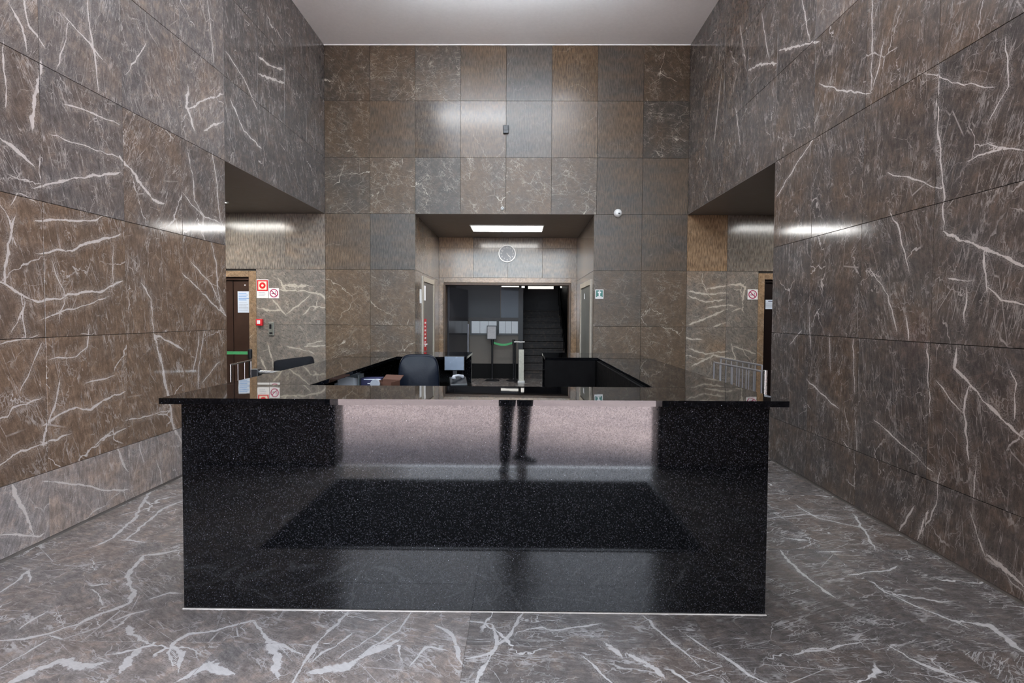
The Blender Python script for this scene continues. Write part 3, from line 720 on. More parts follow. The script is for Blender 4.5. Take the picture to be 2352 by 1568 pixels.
ceiling_lamp('bright rectangular lamp panel in the soffit above the wall clock', -.912, .432, 10.05, 10.74, ZL, M['lamp'])
ceiling_lamp('lamp panel in the soffit of the left side passage', -5.35, -4.25, 7.45, 8.10, ZL, M['lamp_left'])
ceiling_lamp('lamp panel in the soffit of the right side passage', 3.9, 5.0, 7.45, 8.10, ZL, M['lamp'])
ceiling_lamp('added dim fill light panel on the stair hall ceiling', -1.6, .4, 12.2, 12.7, 3.2, M['hall_fill'])

t_ = thing('luminous_ceiling_box', 'large suspended luminous box below the hall ceiling, before the counter', 'lamp', (-.25, 4.65, ZC))
LUM = 4.0
M['laylight'] = emis('laylight_diffuser', (.82, .90, 1.0), LUM)
box('diffuser', (-1.45, 1.45, -1.95, 1.95, -.36, -.10), M['laylight'], t_)
bm = bmesh.new()
for a in (-1.46, 1.44): bx(bm, a, a+.02, -1.96, 1.96, -.37, -.09)
for a in (-1.96, 1.94): bx(bm, -1.46, 1.46, a, a+.02, -.37, -.33)
for x in (-1.2, 1.2):
    for y in (-1.7, 1.7): tube(bm, [(x, y, -.12), (x, y, 0)], .008, 8)
obj('frame', bm, M['white_enamel'], t_)
M['ceiling_fill'] = emis('ceiling_fill_tube', (.93, .97, 1.0), 24)  # glowing tube added along the box edge to brighten the ceiling
bm = bmesh.new(); tube(bm, [(-1.4, 2.02, -.34), (1.4, 2.02, -.34)], .045, 16); obj('ceiling_fill_tube', bm, M['ceiling_fill'], t_)
struct(box('wall_light_blocker', (-9, -7.5, -30, -.5, -.3, 9), M['soffit']))  # unseen block added outside to keep sky light off the right wall

# ------------------------------------------------------------------ reception counter
ct = thing('reception_counter', 'large black polished granite reception counter with open centre in the hall', 'counter', (0, 0, 0))
BX0, BX1, BF, BT = -1.737, 1.273, 2.815, 1.078
SX0, SX1, SF, ST = -1.80, 1.335, 2.735, 1.108
SB = 6.42; HX0, HX1, HF, HB = -1.262, .800, 3.31, 5.66
GX0, GX1 = -.545, .262                        # gap at the back for the staff
def ctp(name, dims, bevel=.002): return box(name, dims, M['granite'], ct, bevel)
ctp('front_panel', (BX0, BX1, BF, BF+.03, .003, BT))
ctp('side_panel', (BX0, BX0+.03, BF+.03, SB-.1, .003, BT)); ctp('side_panel', (BX1-.03, BX1, BF+.03, SB-.1, .003, BT))
ctp('back_panel', (BX0+.03, GX0, SB-.13, SB-.1, .003, BT)); ctp('back_panel', (GX1, BX1-.03, SB-.13, SB-.1, .003, BT))
# the slab: one outline with the well and the gap
bm = bmesh.new()
cols = []
for k in range(25):
    x = SX0+(SX1-SX0)*k/24; tl = .005+.010*k/24; d_ = (HF-.001-SF)*tl      # the front strip lies a few millimetres out of level
    cols.append([bm.verts.new(p) for p in ((x, SF, BT+d_), (x, HF-.001, BT), (x, HF-.001, ST), (x, SF, ST+d_))])
for p, q in zip(cols, cols[1:]):
    for k in range(4): bm.faces.new([p[k], p[(k+1) % 4], q[(k+1) % 4], q[k]])
bm.faces.new(cols[0]); bm.faces.new(cols[-1])
obj('counter_top', bm, M['granite_top'], ct)
bm = bmesh.new(); prism(bm, [(SX0, HF+.001), (HX0, HF+.001), (HX0, HB), (GX0, HB), (GX0, SB), (SX0, SB)], 2, BT, ST); obj('counter_top', bm, M['granite_top'], ct, bevel=.003)
bm = bmesh.new(); prism(bm, [(SX1, HF+.001), (HX1, HF+.001), (HX1, HB), (GX1, HB), (GX1, SB), (SX1, SB)], 2, BT, ST); obj('counter_top', bm, M['granite_top'], ct, bevel=.003)
M['laminate'] = plain('dark_laminate', (.0028, .0022, .0024), .8, spec=.1)
def inner(nm, dims): return box(nm, dims, M['laminate'], ct)
inner('inner_panel', (-1.24, -1.22, 3.36, 5.9, 0, .74)).name = 'inner_panel'
inner('inner_panel', (HX1-.02, HX1, 3.36, 5.6, 0, BT)); inner('inner_panel', (HX0+.3, HX1-.02, 3.36, 3.38, 0, .95))
inner('inner_panel', (GX1, HX1-.02, HB, HB+.02, .0, BT)); inner('inner_panel', (GX0-.02, GX0, HB, SB-.13, 0, .74))
inner('desk_shelf', (BX0+.03, -.98, 2.85, SB-.13, .74, .765)); inner('desk_shelf', (-.98, GX0, 5.35, SB-.13, .74, .765))
box('sealant', (BX0-.004, BX1+.004, BF-.008, BF, 0, .004), plain('pale_sealant', (.55, .5, .46), .7), ct)

# ------------------------------------------------------------------ office chairs
M['leather'] = plain('navy_black_leather', (.004, .006, .012), .36, spec=.14, bumpy=.08, var=.1, scale=60)
M['fabric'] = plain('black_mesh_fabric', (.005, .005, .007), .7, spec=.2, bumpy=.2, scale=120)
def pad(name, w, h, t, mat, parent, M4, r=.06, curve=0.0, taper=0.0, e=.42):
    """a rounded upholstered pad, wide in X, tall in Z"""
    bm = bmesh.new(); n = 40; rings = []
    prof = [(-t/2, .80), (-t/2*.92, .90), (-t/2*.6, .97), (0, 1.0), (t/2*.6, .97), (t/2*.92, .90), (t/2, .80)]
    for y, s in prof:
        ring = []
        for k in range(n):
            a = 2*PI*k/n; c_, s_ = math.cos(a), math.sin(a)
            x = math.copysign(abs(c_)**e, c_)*w/2; z = math.copysign(abs(s_)**e, s_)*h/2
            x *= 1+taper*z/h
            k_ = 1-(1-s)*.35
            ring.append(bm.verts.new((x*k_, y+curve*(x/(w/2))**2, z*k_)))
        rings.append(ring)
    for a, b in zip(rings, rings[1:]):
        for k in range(n): bm.faces.new([a[k], a[(k+1) % n], b[(k+1) % n], b[k]])
    for ring, off in ((rings[0], -.012), (rings[-1], .012)):
        c_ = sum((v.co for v in ring), Vector())/n
        inner_ = [bm.verts.new(c_+(v.co-c_)*.55+Vector((0, off, 0))) for v in ring]
        for k in range(n): bm.faces.new([ring[k], ring[(k+1) % n], inner_[(k+1) % n], inner_[k]])
        bm.faces.new(inner_)
    bmesh.ops.transform(bm, matrix=M4, verts=bm.verts[:])
    return obj(name, bm, mat, parent, smooth=True)
def office_chair(label, loc, rz, w, top, mat, backh, e=.42):
    t_ = thing('office_chair', label, 'chair', loc, rz)
    pad('backrest', w, backh, .085, mat, t_, Matrix.Translation((0, .0, top-backh/2)), curve=-.035, taper=-.10, e=e)
    pad('seat', .50, .48, .09, mat, t_, Matrix.Translation((0, -.24, .48)) @ Euler((PI/2, 0, 0)).to_matrix().to_4x4())
    bm = bmesh.new(); tube(bm, [(0, .07, top-backh*.6), (0, .09, top-backh-.02), (0, .04, .46), (0, -.15, .42)], .022); obj('back_bracket', bm, M['black'], t_)
    bm = bmesh.new(); tube(bm, [(0, -.24, .10), (0, -.24, .43)], [.03, .022], 14); obj('gas_column', bm, M['steel'], t_)
    bm = bmesh.new()
    for k in range(5):
        a = 2*PI*k/5+.3; tube(bm, [(0, -.24, .12), (.30*math.cos(a), -.24+.30*math.sin(a), .075)], [.028, .016])
    obj('star_base', bm, M['black'], t_)
    for k in range(5):
        a = 2*PI*k/5+.3; bm = bmesh.new(); x, y = .30*math.cos(a), -.24+.30*math.sin(a)
        tube(bm, [(x-.022, y, .032), (x+.022, y, .032)], .032, 14); obj('castor', bm, M['black'], t_)
    for s in (-1, 1):
        bm = bmesh.new(); tube(bm, [(s*.22, -.18, .46), (s*.29, -.18, .50), (s*.29, -.18, .66)], .014); obj('armrest_post', bm, M['black'], t_)
        box('armrest', (s*.29-.03, s*.29+.03, -.32, -.04, .66, .69), M['black'], t_, bevel=.012)
    return t_
office_chair('high backed navy black leather office chair inside the counter', (-.90, 4.95, 0), .12, .37, 1.185, M['leather'], .60)
office_chair('low black office chair showing its tilted backrest beyond the left side of the counter', (-2.70, 7.05, 0), PI-.55, .50, .99, M['fabric'], .44, .16)
ch2 = [o for o in C.objects if o.get('label', '').startswith('low black')][0]
ch2.rotation_euler = (0, 0, .50)
for c_ in ch2.children:
    if c_.name.startswith('backrest'): c_.rotation_euler = (0, -.10, 0); c_.location = (-.085, 0, .0)

# ------------------------------------------------------------------ things inside the counter
t_ = thing('acrylic_tray', 'clear acrylic document tray on the desk inside the counter', 'tray', (-1.425, 4.62, .766))
gl2 = plain('frosted_acrylic', (.30, .33, .34), .2); bm = bmesh.new()
bx(bm, -.10, .10, -.08, .08, 0, .006); bx(bm, -.10, .10, .074, .08, 0, .27); bx(bm, .094, .10, -.08, .08, 0, .27); bx(bm, -.10, -.094, -.08, .08, 0, .20); obj('tray_body', bm, gl2, t_)
for k in range(3):
    o = box('paper_sheet', (-.075, .06, -.02+.03*k, -.017+.03*k, .008, .235), M['paper'], t_); o.rotation_euler = (.08*k-.1, .12*(k-1), 0)
t_ = thing('printed_box', 'small dark blue box with white printing on the desk inside the counter', 'box', (-1.225, 4.60, .766), .02)
M['navy_card'] = plain('navy_card', (.02, .02, .07), .5)
box('carton', (-.085, .085, -.05, .05, 0, .245), M['navy_card'], t_, bevel=.003)
bm = bmesh.new()
for k in range(9):
    x = -.07+.15*random.random(); z = .19+.045*random.random(); bx(bm, x-.012, x+.012, -.0525, -.0500, z, z+.006)
bx(bm, .070, .078, -.0525, -.05, .16, .235); bx(bm, -.06, .075, -.0525, -.05, .232, .237)
obj('printing', bm, M['paper'], t_)
t_ = thing('brown_carton', 'open brown carton beside the leather chair inside the counter', 'box', (-1.07, 4.45, .766), -.3)
M['card'] = plain('brown_card', (.09, .035, .02), .7); bm = bmesh.new()
bx(bm, -.08, .08, -.07, .07, 0, .008); bx(bm, -.08, .08, .064, .07, 0, .235); bx(bm, -.08, .08, -.07, -.064, 0, .235); bx(bm, -.08, -.074, -.064, .064, 0, .235); bx(bm, .074, .08, -.064, .064, 0, .235); obj('carton', bm, M['card'], t_)
f_ = box('flap', (-.08, .08, 0, .07, -.003, .003), M['card'], t_); f_.location = (0, .07, .235); f_.rotation_euler = (.5, 0, 0)
t_ = thing('desk_clock', 'round pale clock face standing on the desk beside the leather chair', 'clock', (-1.125, 4.30, .766))
bm = bmesh.new(); Rr = Matrix.Translation((0, 0, .225)) @ Euler((PI/2, 0, 0)).to_matrix().to_4x4()
lathe(bm, [(0, -.02), (.036, -.02), (.038, -.012), (.038, .012), (.034, .014), (0, .014)], 28, Rr); obj('case', bm, plain('grey_clock_case', (.26, .27, .30), .4), t_, smooth=False)
bm = bmesh.new(); bx(bm, -.01, .01, -.01, .01, 0, .19); bx(bm, -.03, .03, -.025, .025, 0, .008); obj('stand', bm, M['black'], t_)
t_ = thing('small_monitor', 'small grey blue screened monitor at the back of the counter well', 'monitor', (-.65, 5.55, .7655))
M['screen'] = plain('grey_blue_screen', (.16, .19, .24), .25, var=.03)
box('stand', (-.09, .09, -.05, .10, 0, .02), M['black'], t_, bevel=.004); box('neck', (-.02, .02, .02, .05, .02, .25), M['black'], t_)
box('housing', (-.105, .098, 0, .03, .213, .358), M['black'], t_, bevel=.004); box('screen', (-.10, .092, -.004, 0, .219, .352), M['screen'], t_)
t_ = thing('desk_phone', 'black desk telephone with pale handset at the back of the counter well', 'telephone', (-.60, 5.42, .766), .2)
bm = bmesh.new(); prism(bm, [(-.07, 0), (.06, 0), (.06, .16), (-.07, .10)], 0, -.085, .085); obj('phone_body', bm, M['black'], t_, bevel=.006)
bm = bmesh.new(); tube(bm, [(-.05, -.06, .155), (-.045, -.03, .172), (0, .0, .178), (.045, .03, .165), (.05, .045, .15)], [.022, .015, .013, .016, .022]); obj('handset', bm, plain('pale_grey_plastic', (.45, .45, .48), .4), t_, smooth=True)

# ------------------------------------------------------------------ metal gates beside the counter
M['chrome'] = plain('polished_chrome', (.30, .295, .29), .25, 1, var=.03)
M['satin'] = plain('satin_steel_bars', (.42, .41, .43), .35, .8, var=.03)
def gate(label, p0, p1, n, z, mat='chrome'):
    a, b = Vector(p0), Vector(p1); d = b-a; L = d.length
    t_ = thing('metal_gate', label, 'gate', a, math.atan2(d.y, d.x))
    bm = bmesh.new(); tube(bm, [(0, 0, z), (L, 0, z)], .010, 12); obj('top_rail', bm, M[mat], t_)
    bm = bmesh.new(); tube(bm, [(0, 0, .12), (L, 0, .12)], .012, 12); obj('bottom_rail', bm, M[mat], t_)
    for k in range(n):
        x = L*k/(n-1); r = .009 if k in (0, n-1) else .006
        bm = bmesh.new(); tube(bm, [(x, 0, 0 if k in (0, n-1) else .12), (x, 0, z)], r, 12)
        obj('post' if k in (0, n-1) else 'bar', bm, M[mat], t_)
        if k in (0, n-1):
            bm = bmesh.new(); lathe(bm, [(0, .012), (.03, .012), (.035, 0), (0, 0)], 20, Matrix.Translation((x, 0, 0))); obj('foot_flange', bm, M[mat], t_)
    return t_
gate('low chrome barred gate at the left of the counter', (-2.925, 5.57, 0), (-2.987, 6.12, 0), 4, 1.02)
gate('steel barred gate at the right of the counter, nearer of two parallel ones', (2.385, 5.46, 0), (2.282, 6.50, 0), 8, 1.0, 'satin')
gate('steel barred gate at the right of the counter, farther of two parallel ones', (2.475, 5.66, 0), (2.42, 6.66, 0), 8, 1.04, 'satin')
t_ = thing('barrier_post', 'broad brushed steel post beside the right hand gates', 'post', (2.438, 5.50, 0))
box('post', (-.014, .018, -.02, .02, 0, 1.01), M['steel'], t_, bevel=.008)
t_ = thing('turnstile_arm', 'horizontal steel arm on a post between left gate and counter', 'turnstile', (-2.86, 6.0, 0))
bm = bmesh.new(); tube(bm, [(0, 0, .905), (.50, -.02, .895)], [.021, .017], 14); obj('arm', bm, M['steel'], t_)
box('post', (-.05, .03, -.05, .05, 0, .94), M['black'], t_, bevel=.01)

# ------------------------------------------------------------------ belt stanchions
M['green'] = plain('green_belt_webbing', (.07, .38, .14), .6)
def stanchion(label, x, y, h=.98):
    t_ = thing('belt_stanchion', label, 'stanchion', (x, y, 0))
    bm = bmesh.new(); lathe(bm, [(0, .0), (.17, 0), (.17, .012), (.15, .022), (.04, .04), (.03, .06), (0, .06)], 32); obj('base', bm, M['black'], t_)
    bm = bmesh.new(); tube(bm, [(0, 0, .05), (0, 0, h-.1)], .0225, 14); obj('pole', bm, M['black'], t_)
    bm = bmesh.new(); lathe(bm, [(0, h-.14), (.032, h-.14), (.034, h-.02), (.028, h), (0, h)], 20); obj('belt_head', bm, M['black'], t_)
    return t_
s1 = stanchion('black belt stanchion carrying a framed sheet before the notice boards', -.640, 13.05)
s2 = stanchion('black belt stanchion next to the one with the framed sheet', -.135, 13.05)
s3 = stanchion('black belt stanchion in front of the brown door at left', -4.21, 8.60, .99)
def belt(label, p0, p1, sag, host, nm='retractable_belt'):
    n = 10; bm = bmesh.new(); a, b = Vector(p0), Vector(p1); rows = []
    for k in range(n+1):
        t = k/n; p = a.lerp(b, t); p.z -= sag*4*t*(1-t)
        rows.append([bm.verts.new(p+Vector((0, dy, dz))) for dy, dz in ((-.0015, -.024), (-.0015, .024), (.0015, .024), (.0015, -.024))])
    for r0, r1 in zip(rows, rows[1:]):
        for k in range(4): bm.faces.new([r0[k], r0[(k+1) % 4], r1[(k+1) % 4], r1[k]])
    return tag(obj(nm, bm, M['green'], None), label, 'belt')
belt('green belt sagging between the two stanchions in the stair hall', (-.605, 13.05, .90), (-.17, 13.05, .90), .05, s1)
belt('green belt stretched across in front of the brown left door', (-5.6, 8.60, .93), (-4.245, 8.60, .93), .0, s3)
stanchion('black belt stanchion at the far left end of the green belt', -5.64, 8.60, .99)
t_ = thing('sheet_holder', 'framed portrait sheet on top of a belt stanchion', 'sign', (-.645, 13.03, .975))
box('frame', (-.125, .105, -.012, .012, 0, .325), M['black'], t_, bevel=.002); box('sheet', (-.108, .088, -.015, -.0125, .018, .307), plain('pale_sheet', (.50, .48, .49), .6), t_)
t_ = thing('door_bar', 'slim black pole with a level metal bar right of the stanchions', 'rail', (-.09, 12.6, 0))
bm = bmesh.new(); tube(bm, [(0, 0, 0), (0, 0, .93)], .016); obj('pole', bm, M['black'], t_)
bm = bmesh.new(); tube(bm, [(-.03, 0, .94), (.21, 0, .94)], .011); obj('bar', bm, M['steel'], t_)
t_ = thing('white_pedestal', 'narrow off white pedestal at the foot of the stairs', 'pedestal', (.045, 12.75, 0))
box('column', (-.06, .06, -.05, .05, 0, .76), plain('offwhite_paint', (.55, .54, .47), .5), t_, bevel=.004); box('base', (-.08, .08, -.07, .07, 0, .04), M['white_enamel'], t_, bevel=.004)

# ------------------------------------------------------------------ doors
M['door_wood'] = plain('dark_brown_veneer', (.045, .024, .017), .35, var=.2, scale=6)
M['door_dark'] = plain('near_black_veneer', (.008, .0035, .003), .45, spec=.25)
def leaf(nm, x0, x1, seam, wood='door_wood'):
    d = struct(bpy.data.objects.new(nm, None)); C.objects.link(d)
    bm = bmesh.new(); bx(bm, x0, x0+.03, YB+.03, YB+.13, 0, DZ); bx(bm, x1-.012, x1, YB+.03, YB+.13, 0, DZ); bx(bm, x0+.03, x1-.012, YB+.03, YB+.13, DZ-.045, DZ); obj('door_frame', bm, M[wood], d)
    box('door_leaf', (x0+.032, seam-.006, YB+.06, YB+.105, .006, DZ-.05), M[wood], d, bevel=.003)
    box('door_leaf', (seam+.006, x1-.014, YB+.06, YB+.105, .006, DZ-.05), M[wood], d, bevel=.003)
    return d
d2 = leaf('door_2', DL0, DL1, -4.705); d3 = leaf('door_3', DR0, DR1, 4.55, 'door_dark')
box('door_mark', (-4.52, -4.495, YB+.057, YB+.06, 2.005, 2.02), M['paper'], d2)
struct(box('wall_behind_doors', (XLL, XRR, YB+.36, YB+.40, 0, ZL) if False else (DL0-.1, DL1+.1, YB+.30, YB+.34, 0, DZ+.1), M['dark_hall'])).name = 'wall_behind_left'
struct(box('wall_behind_right', (DR0-.1, DR1+.1, YB+.30, YB+.34, 0, DZ+.1), M['dark_hall']))
# recess doors
d4 = struct(bpy.data.objects.new('door_4', None)); C.objects.link(d4)
M['grey_door'] = plain('grey_door_paint', (.17, .155, .145), .4); M['pale_casing'] = plain('pale_casing_paint', (.42, .38, .32), .5)
bm = bmesh.new(); X = RX0
bx(bm, X-.02, X+.02, RD0-.09, RD0, 0, RDZ+.09); bx(bm, X-.02, X+.02, RD1, RD1+.09, 0, RDZ+.09); bx(bm, X-.02, X+.02, RD0, RD1, RDZ, RDZ+.09); obj('door_frame', bm, M['pale_casing'], d4, bevel=.004)
box('door_leaf', (X-.018, X+.002, RD0, RD1, .005, RDZ), M['grey_door'], d4)
bm = bmesh.new(); tube(bm, [(X+.0, RD0+.09, 1.02), (X+.05, RD0+.09, 1.02), (X+.05, RD0+.20, 1.02)], .01); obj('door_handle', bm, M['steel'], d4)
d5 = struct(bpy.data.objects.new('door_5', None)); C.objects.link(d5); X = RX1
bm = bmesh.new()
bx(bm, X-.02, X+.02, RE0-.09, RE0, 0, REZ+.09); bx(bm, X-.02, X+.02, RE1, RE1+.09, 0, REZ+.09); bx(bm, X-.02, X+.02, RE0, RE1, REZ, REZ+.09); obj('door_frame', bm, M['pale_casing'], d5, bevel=.004)
mid = (RE0+RE1)/2
M['lift_steel'] = plain('satin_lift_steel', (.30, .31, .29), .35, .6)
box('door_leaf', (X, X+.018, RE0, mid-.003, .005, REZ), M['lift_steel'], d5); box('door_leaf', (X, X+.018, mid+.003, RE1, .005, REZ), M['lift_steel'], d5)
box('door_mark', (X-.004, X, 10.2, 10.30, 1.85, 1.95), M['paper'], d5)
# surfaces for left-door papers
def lines(parent, x0, x1, y, z0, z1, n, mat, h=.006, jit=.3, name='printed_lines'):
    bm = bmesh.new()
    for k in range(n):
        z = z1-(z1-z0)*(k+.5)/n; e = x1-(x1-x0)*jit*random.random(); bx(bm, x0, e, y-.0012, y, z-h/2, z+h/2)
    return obj(name, bm, mat, parent)
t_ = thing('door_notice', 'white notice with blue heading taped on the brown left door', 'notice', (-4.522, YB+.058, 1.735))
box('sheet', (-.108, .112, -.003, 0, -.175, .175), M['paper_blue'], t_); lines(t_, -.09, .09, -.003, .02, .155, 5, M['blue_print'], .010); lines(t_, -.09, .08, -.003, -.15, .0, 6, M['print'])
t_ = thing('door_notice', 'small white notice on the dark door at far right', 'notice', (4.02, YB+.058, 1.74))
box('sheet', (-.052, .15, -.003, 0, -.075, .075), M['paper_blue'], t_); lines(t_, -.03, .13, -.003, -.05, .03, 4, M['print'], .005); bm = bmesh.new(); bx(bm, .02, .12, -.0042, -.003, .045, .058); obj('heading', bm, M['navy_card'], t_)

# ------------------------------------------------------------------ signs and fittings on the back wall
M['red'] = plain('signal_red', (.62, .012, .018), .4, var=.04); M['white_sign'] = plain('white_sign_face', (.78, .76, .75), .4, var=.03)
M['cream'] = plain('cream_sign_band', (.80, .72, .55), .4, var=.03)
M['green_sign'] = plain('green_sign_face', (.03, .16, .13), .4)
M['pictogram'] = plain('dark_pictogram', (.09, .02, .05), .5)
def disc(bm, cx_, cz_, r0, r1, y0, y1, n=36):
    """ring (or disc when r0=0) in the XZ plane between depths y0,y1"""
    o0 = [bm.verts.new((cx_+r1*math.cos(2*PI*k/n), y0, cz_+r1*math.sin(2*PI*k/n))) for k in range(n)]
    o1 = [bm.verts.new((cx_+r1*math.cos(2*PI*k/n), y1, cz_+r1*math.sin(2*PI*k/n))) for k in range(n)]
    for k in range(n): bm.faces.new([o0[k], o0[(k+1) % n], o1[(k+1) % n], o1[k]])
    if r0 <= 0: bm.faces.new(o0); bm.faces.new(o1[::-1])
    else:
        i0 = [bm.verts.new((cx_+r0*math.cos(2*PI*k/n), y0, cz_+r0*math.sin(2*PI*k/n))) for k in range(n)]
        i1 = [bm.verts.new((cx_+r0*math.cos(2*PI*k/n), y1, cz_+r0*math.sin(2*PI*k/n))) for k in range(n)]
        for k in range(n):
            bm.faces.new([i0[k], i0[(k+1) % n], i1[(k+1) % n], i1[k]])
            bm.faces.new([o0[k], o0[(k+1) % n], i0[(k+1) % n], i0[k]]); bm.faces.new([o1[k], o1[(k+1) % n], i1[(k+1) % n], i1[k]])
def sqring(bm, h, w, y0, y1, cx_=0, cz_=0):
    for a in ((-h, h, h-w, h), (-h, h, -h, -h+w), (-h, -h+w, -h+w, h-w), (h-w, h, -h+w, h-w)):
        bx(bm, cx_+a[0], cx_+a[1], y0, y1, cz_+a[2], cz_+a[3])
t_ = thing('fire_alarm_sign', 'red and white fire alarm sign with a red disc beside the brown door', 'sign', (-4.182, YB-.001, 1.955))
box('sign_board', (-.105, .088, -.004, 0, -.155, .148), M['white_sign'], t_)
bm = bmesh.new(); sqring(bm, .088, .020, -.006, -.004, -.008, .048); disc(bm, -.008, .048, .020, .052, -.007, -.0055); obj('red_emblem', bm, M['red'], t_)
bm = bmesh.new(); bx(bm, -.076, .060, -.0055, -.004, -.020, .116); obj('emblem_ground', bm, M['cream'], t_)
lines(t_, -.075, .055, -.004, -.13, -.05, 3, M['print'], .006)
def no_smoking(label, x, z, h):
    t_ = thing('no_smoking_sign', label, 'sign', (x, YB-.001, z))
    box('sign_board', (-h, h, -.004, 0, -h, h), M['white_sign'], t_)
    bm = bmesh.new(); disc(bm, 0, 0, h*.66, h*.84, -.006, -.004)
    prism(bm, [(-.56*h, .44*h), (-.44*h, .56*h), (.56*h, -.44*h), (.44*h, -.56*h)], 1, -.0068, -.004); obj('ban_ring', bm, plain('dark_red_print', (.36, .02, .09), .5), t_)
    bm = bmesh.new(); bx(bm, -.48*h, .30*h, -.0052, -.004, -.18*h, -.02*h); bx(bm, .36*h, .46*h, -.0052, -.004, -.18*h, -.02*h)
    prism(bm, [(.36*h, .05*h), (.46*h, .05*h), (.30*h, .42*h), (.20*h, .36*h)], 1, -.0052, -.004); obj('cigarette', bm, M['pictogram'], t_)
no_smoking('square no smoking sign next to the red fire alarm sign', -4.004, 1.880, .082)
no_smoking('square no smoking sign by the dark door at far right', 3.761, 1.899, .082)
t_ = thing('alarm_call_point', 'red fire alarm call point beside the brown door', 'alarm', (-4.232, YB-.001, 1.405))
box('box', (-.052, .052, -.055, 0, -.055, .055), M['red'], t_, bevel=.008); box('press_plate', (-.032, .022, -.059, -.054, -.026, .032), M['white_sign'], t_, bevel=.002)
t_ = thing('card_reader', 'steel card reader with a black sensor beside the alarm call point', 'reader', (-4.052, YB-.001, 1.30))
box('plate', (-.042, .045, -.018, 0, -.11, .11), plain('dull_steel', (.24, .24, .215), .4, .5), t_, bevel=.006); box('sensor', (-.025, .010, -.024, -.018, .0, .075), M['black'], t_, bevel=.003); box('key', (-.026, .024, -.022, -.018, -.085, -.055), M['black'], t_, bevel=.002)
t_ = thing('toilet_sign', 'small green sign with a white figure on a bar right of the recess', 'sign', (1.290, YB-.001, 1.890))
box('sign_board', (-.066, .066, -.004, 0, -.072, .076), M['white_sign'], t_); box('green_field', (-.055, .055, -.0055, -.004, -.048, .064), M['green_sign'], t_)
bm = bmesh.new(); bx(bm, -.028, .028, -.0068, -.0055, .018, .042); bx(bm, -.012, .012, -.0068, -.0055, -.030, .018); bx(bm, -.035, .035, -.0068, -.0055, -.042, -.032); disc(bm, 0, .053, 0, .008, -.0068, -.0055, 16); obj('figure', bm, M['white_sign'], t_)
t_ = thing('motion_sensor', 'small dark box fixed high on the centre of the back wall', 'sensor', (-.236, YB-.001, 4.517))
box('housing', (-.044, .044, -.04, 0, -.065, .065), plain('slate_plastic', (.028, .033, .040), .4), t_, bevel=.008); box('lens_cover', (-.03, .03, -.045, -.04, -.02, .045), M['black'], t_, bevel=.003)
t_ = thing('security_camera', 'white dome security camera at the top right of the recess', 'camera', (1.572, YB-.001, 3.190))
bm = bmesh.new(); RX = Euler((PI/2, 0, 0)).to_matrix().to_4x4()
lathe(bm, [(0, 0), (.066, 0), (.067, .02), (.062, .045), (.045, .072), (.022, .085), (0, .088)], 32, RX); obj('dome', bm, M['white_enamel'], t_, smooth=True)
bm = bmesh.new(); bx(bm, -.008, .024, -.094, -.070, -.022, -.006); obj('lens_slot', bm, M['black'], t_, bevel=.003)
t_ = thing('smoke_detector', 'tiny white detector just above the centre of the recess', 'detector', (-.286, YB-.001, 3.262))
bm = bmesh.new(); lathe(bm, [(0, 0), (.030, 0), (.030, .012), (.018, .026), (0, .028)], 24, RX); obj('housing', bm, M['white_enamel'], t_, smooth=True)
bm = bmesh.new(); disc(bm, 0, 0, .010, .016, -.030, -.024, 20); obj('sensor_ring', bm, M['black'], t_)
# wall clock
t_ = thing('wall_clock', 'round wall clock with pale rim and white numerals above the rear opening', 'clock', (-.268, YR-.001, 2.832))
bm = bmesh.new(); disc(bm, 0, 0, .160, .183, -.035, 0, 48); obj('rim', bm, M['white_enamel'], t_, bevel=.004)
bm = bmesh.new(); disc(bm, 0, 0, 0, .162, -.018, -.002, 48); obj('dial', bm, plain('grey_dial', (.16, .17, .19), .4), t_)
for k in range(12):
    c_ = bpy.data.curves.new('numeral', 'FONT'); c_.body = str(k if k else 12); c_.size = .052; c_.extrude = .001; c_.align_x = 'CENTER'; c_.align_y = 'CENTER'
    tmp = bpy.data.objects.new('tmp', c_); C.objects.link(tmp)
    dg = bpy.context.evaluated_depsgraph_get(); me = bpy.data.meshes.new_from_object(tmp.evaluated_get(dg)); bpy.data.objects.remove(tmp)
    me.materials.clear(); me.materials.append(M['white_sign'])
    o = link('numeral', me, t_); a = PI/2-2*PI*k/12; o.location = (.126*math.cos(a), -.0195, .126*math.sin(a)); o.rotation_euler = (PI/2, 0, 0)
for nm, ang, ln, w in (('hour_hand', math.radians(-55), .075, .007), ('minute_hand', math.radians(-48), .11, .005)):
    bm = bmesh.new(); bx(bm, -.02, ln, -.0245, -.0225, -w, w); bmesh.ops.rotate(bm, matrix=Euler((0, -ang, 0)).to_matrix(), verts=bm.verts[:]); obj(nm, bm, M['white_sign'], t_)
# things in the recess, left side
def on_left(label, nm, cat, y0, y1, z0, z1, mat, off=.004):
    t_ = thing(nm, label, cat, (RX0+off, (y0+y1)/2, (z0+z1)/2)); w, h = (y1-y0)/2, (z1-z0)/2
    box('sheet', (0, .003, -w, w, -h, h), mat, t_); return t_, w, h
t_, w, h = on_left('white sheet on the recess wall left of its grey door', 'wall_notice', 'notice', 9.42, 9.58, 1.74, 1.98, M['paper'], .001)
t_, w, h = on_left('white sheet near the top of the grey recess door', 'wall_notice', 'notice', 9.80, 9.98, 1.80, 2.06, M['paper'])
t_, w, h = on_left('tall red poster with white lettering on the grey recess door', 'wall_poster', 'poster', 9.80, 10.06, .90, 1.47, M['red'])
for k in range(7):
    bm = bmesh.new(); z = h-.07-k*(2*h-.12)/6.5; bx(bm, .003, .0045, -.07, .07-.03*(k % 2), z-.016, z+.016); obj('lettering', bm, M['white_sign'], t_)

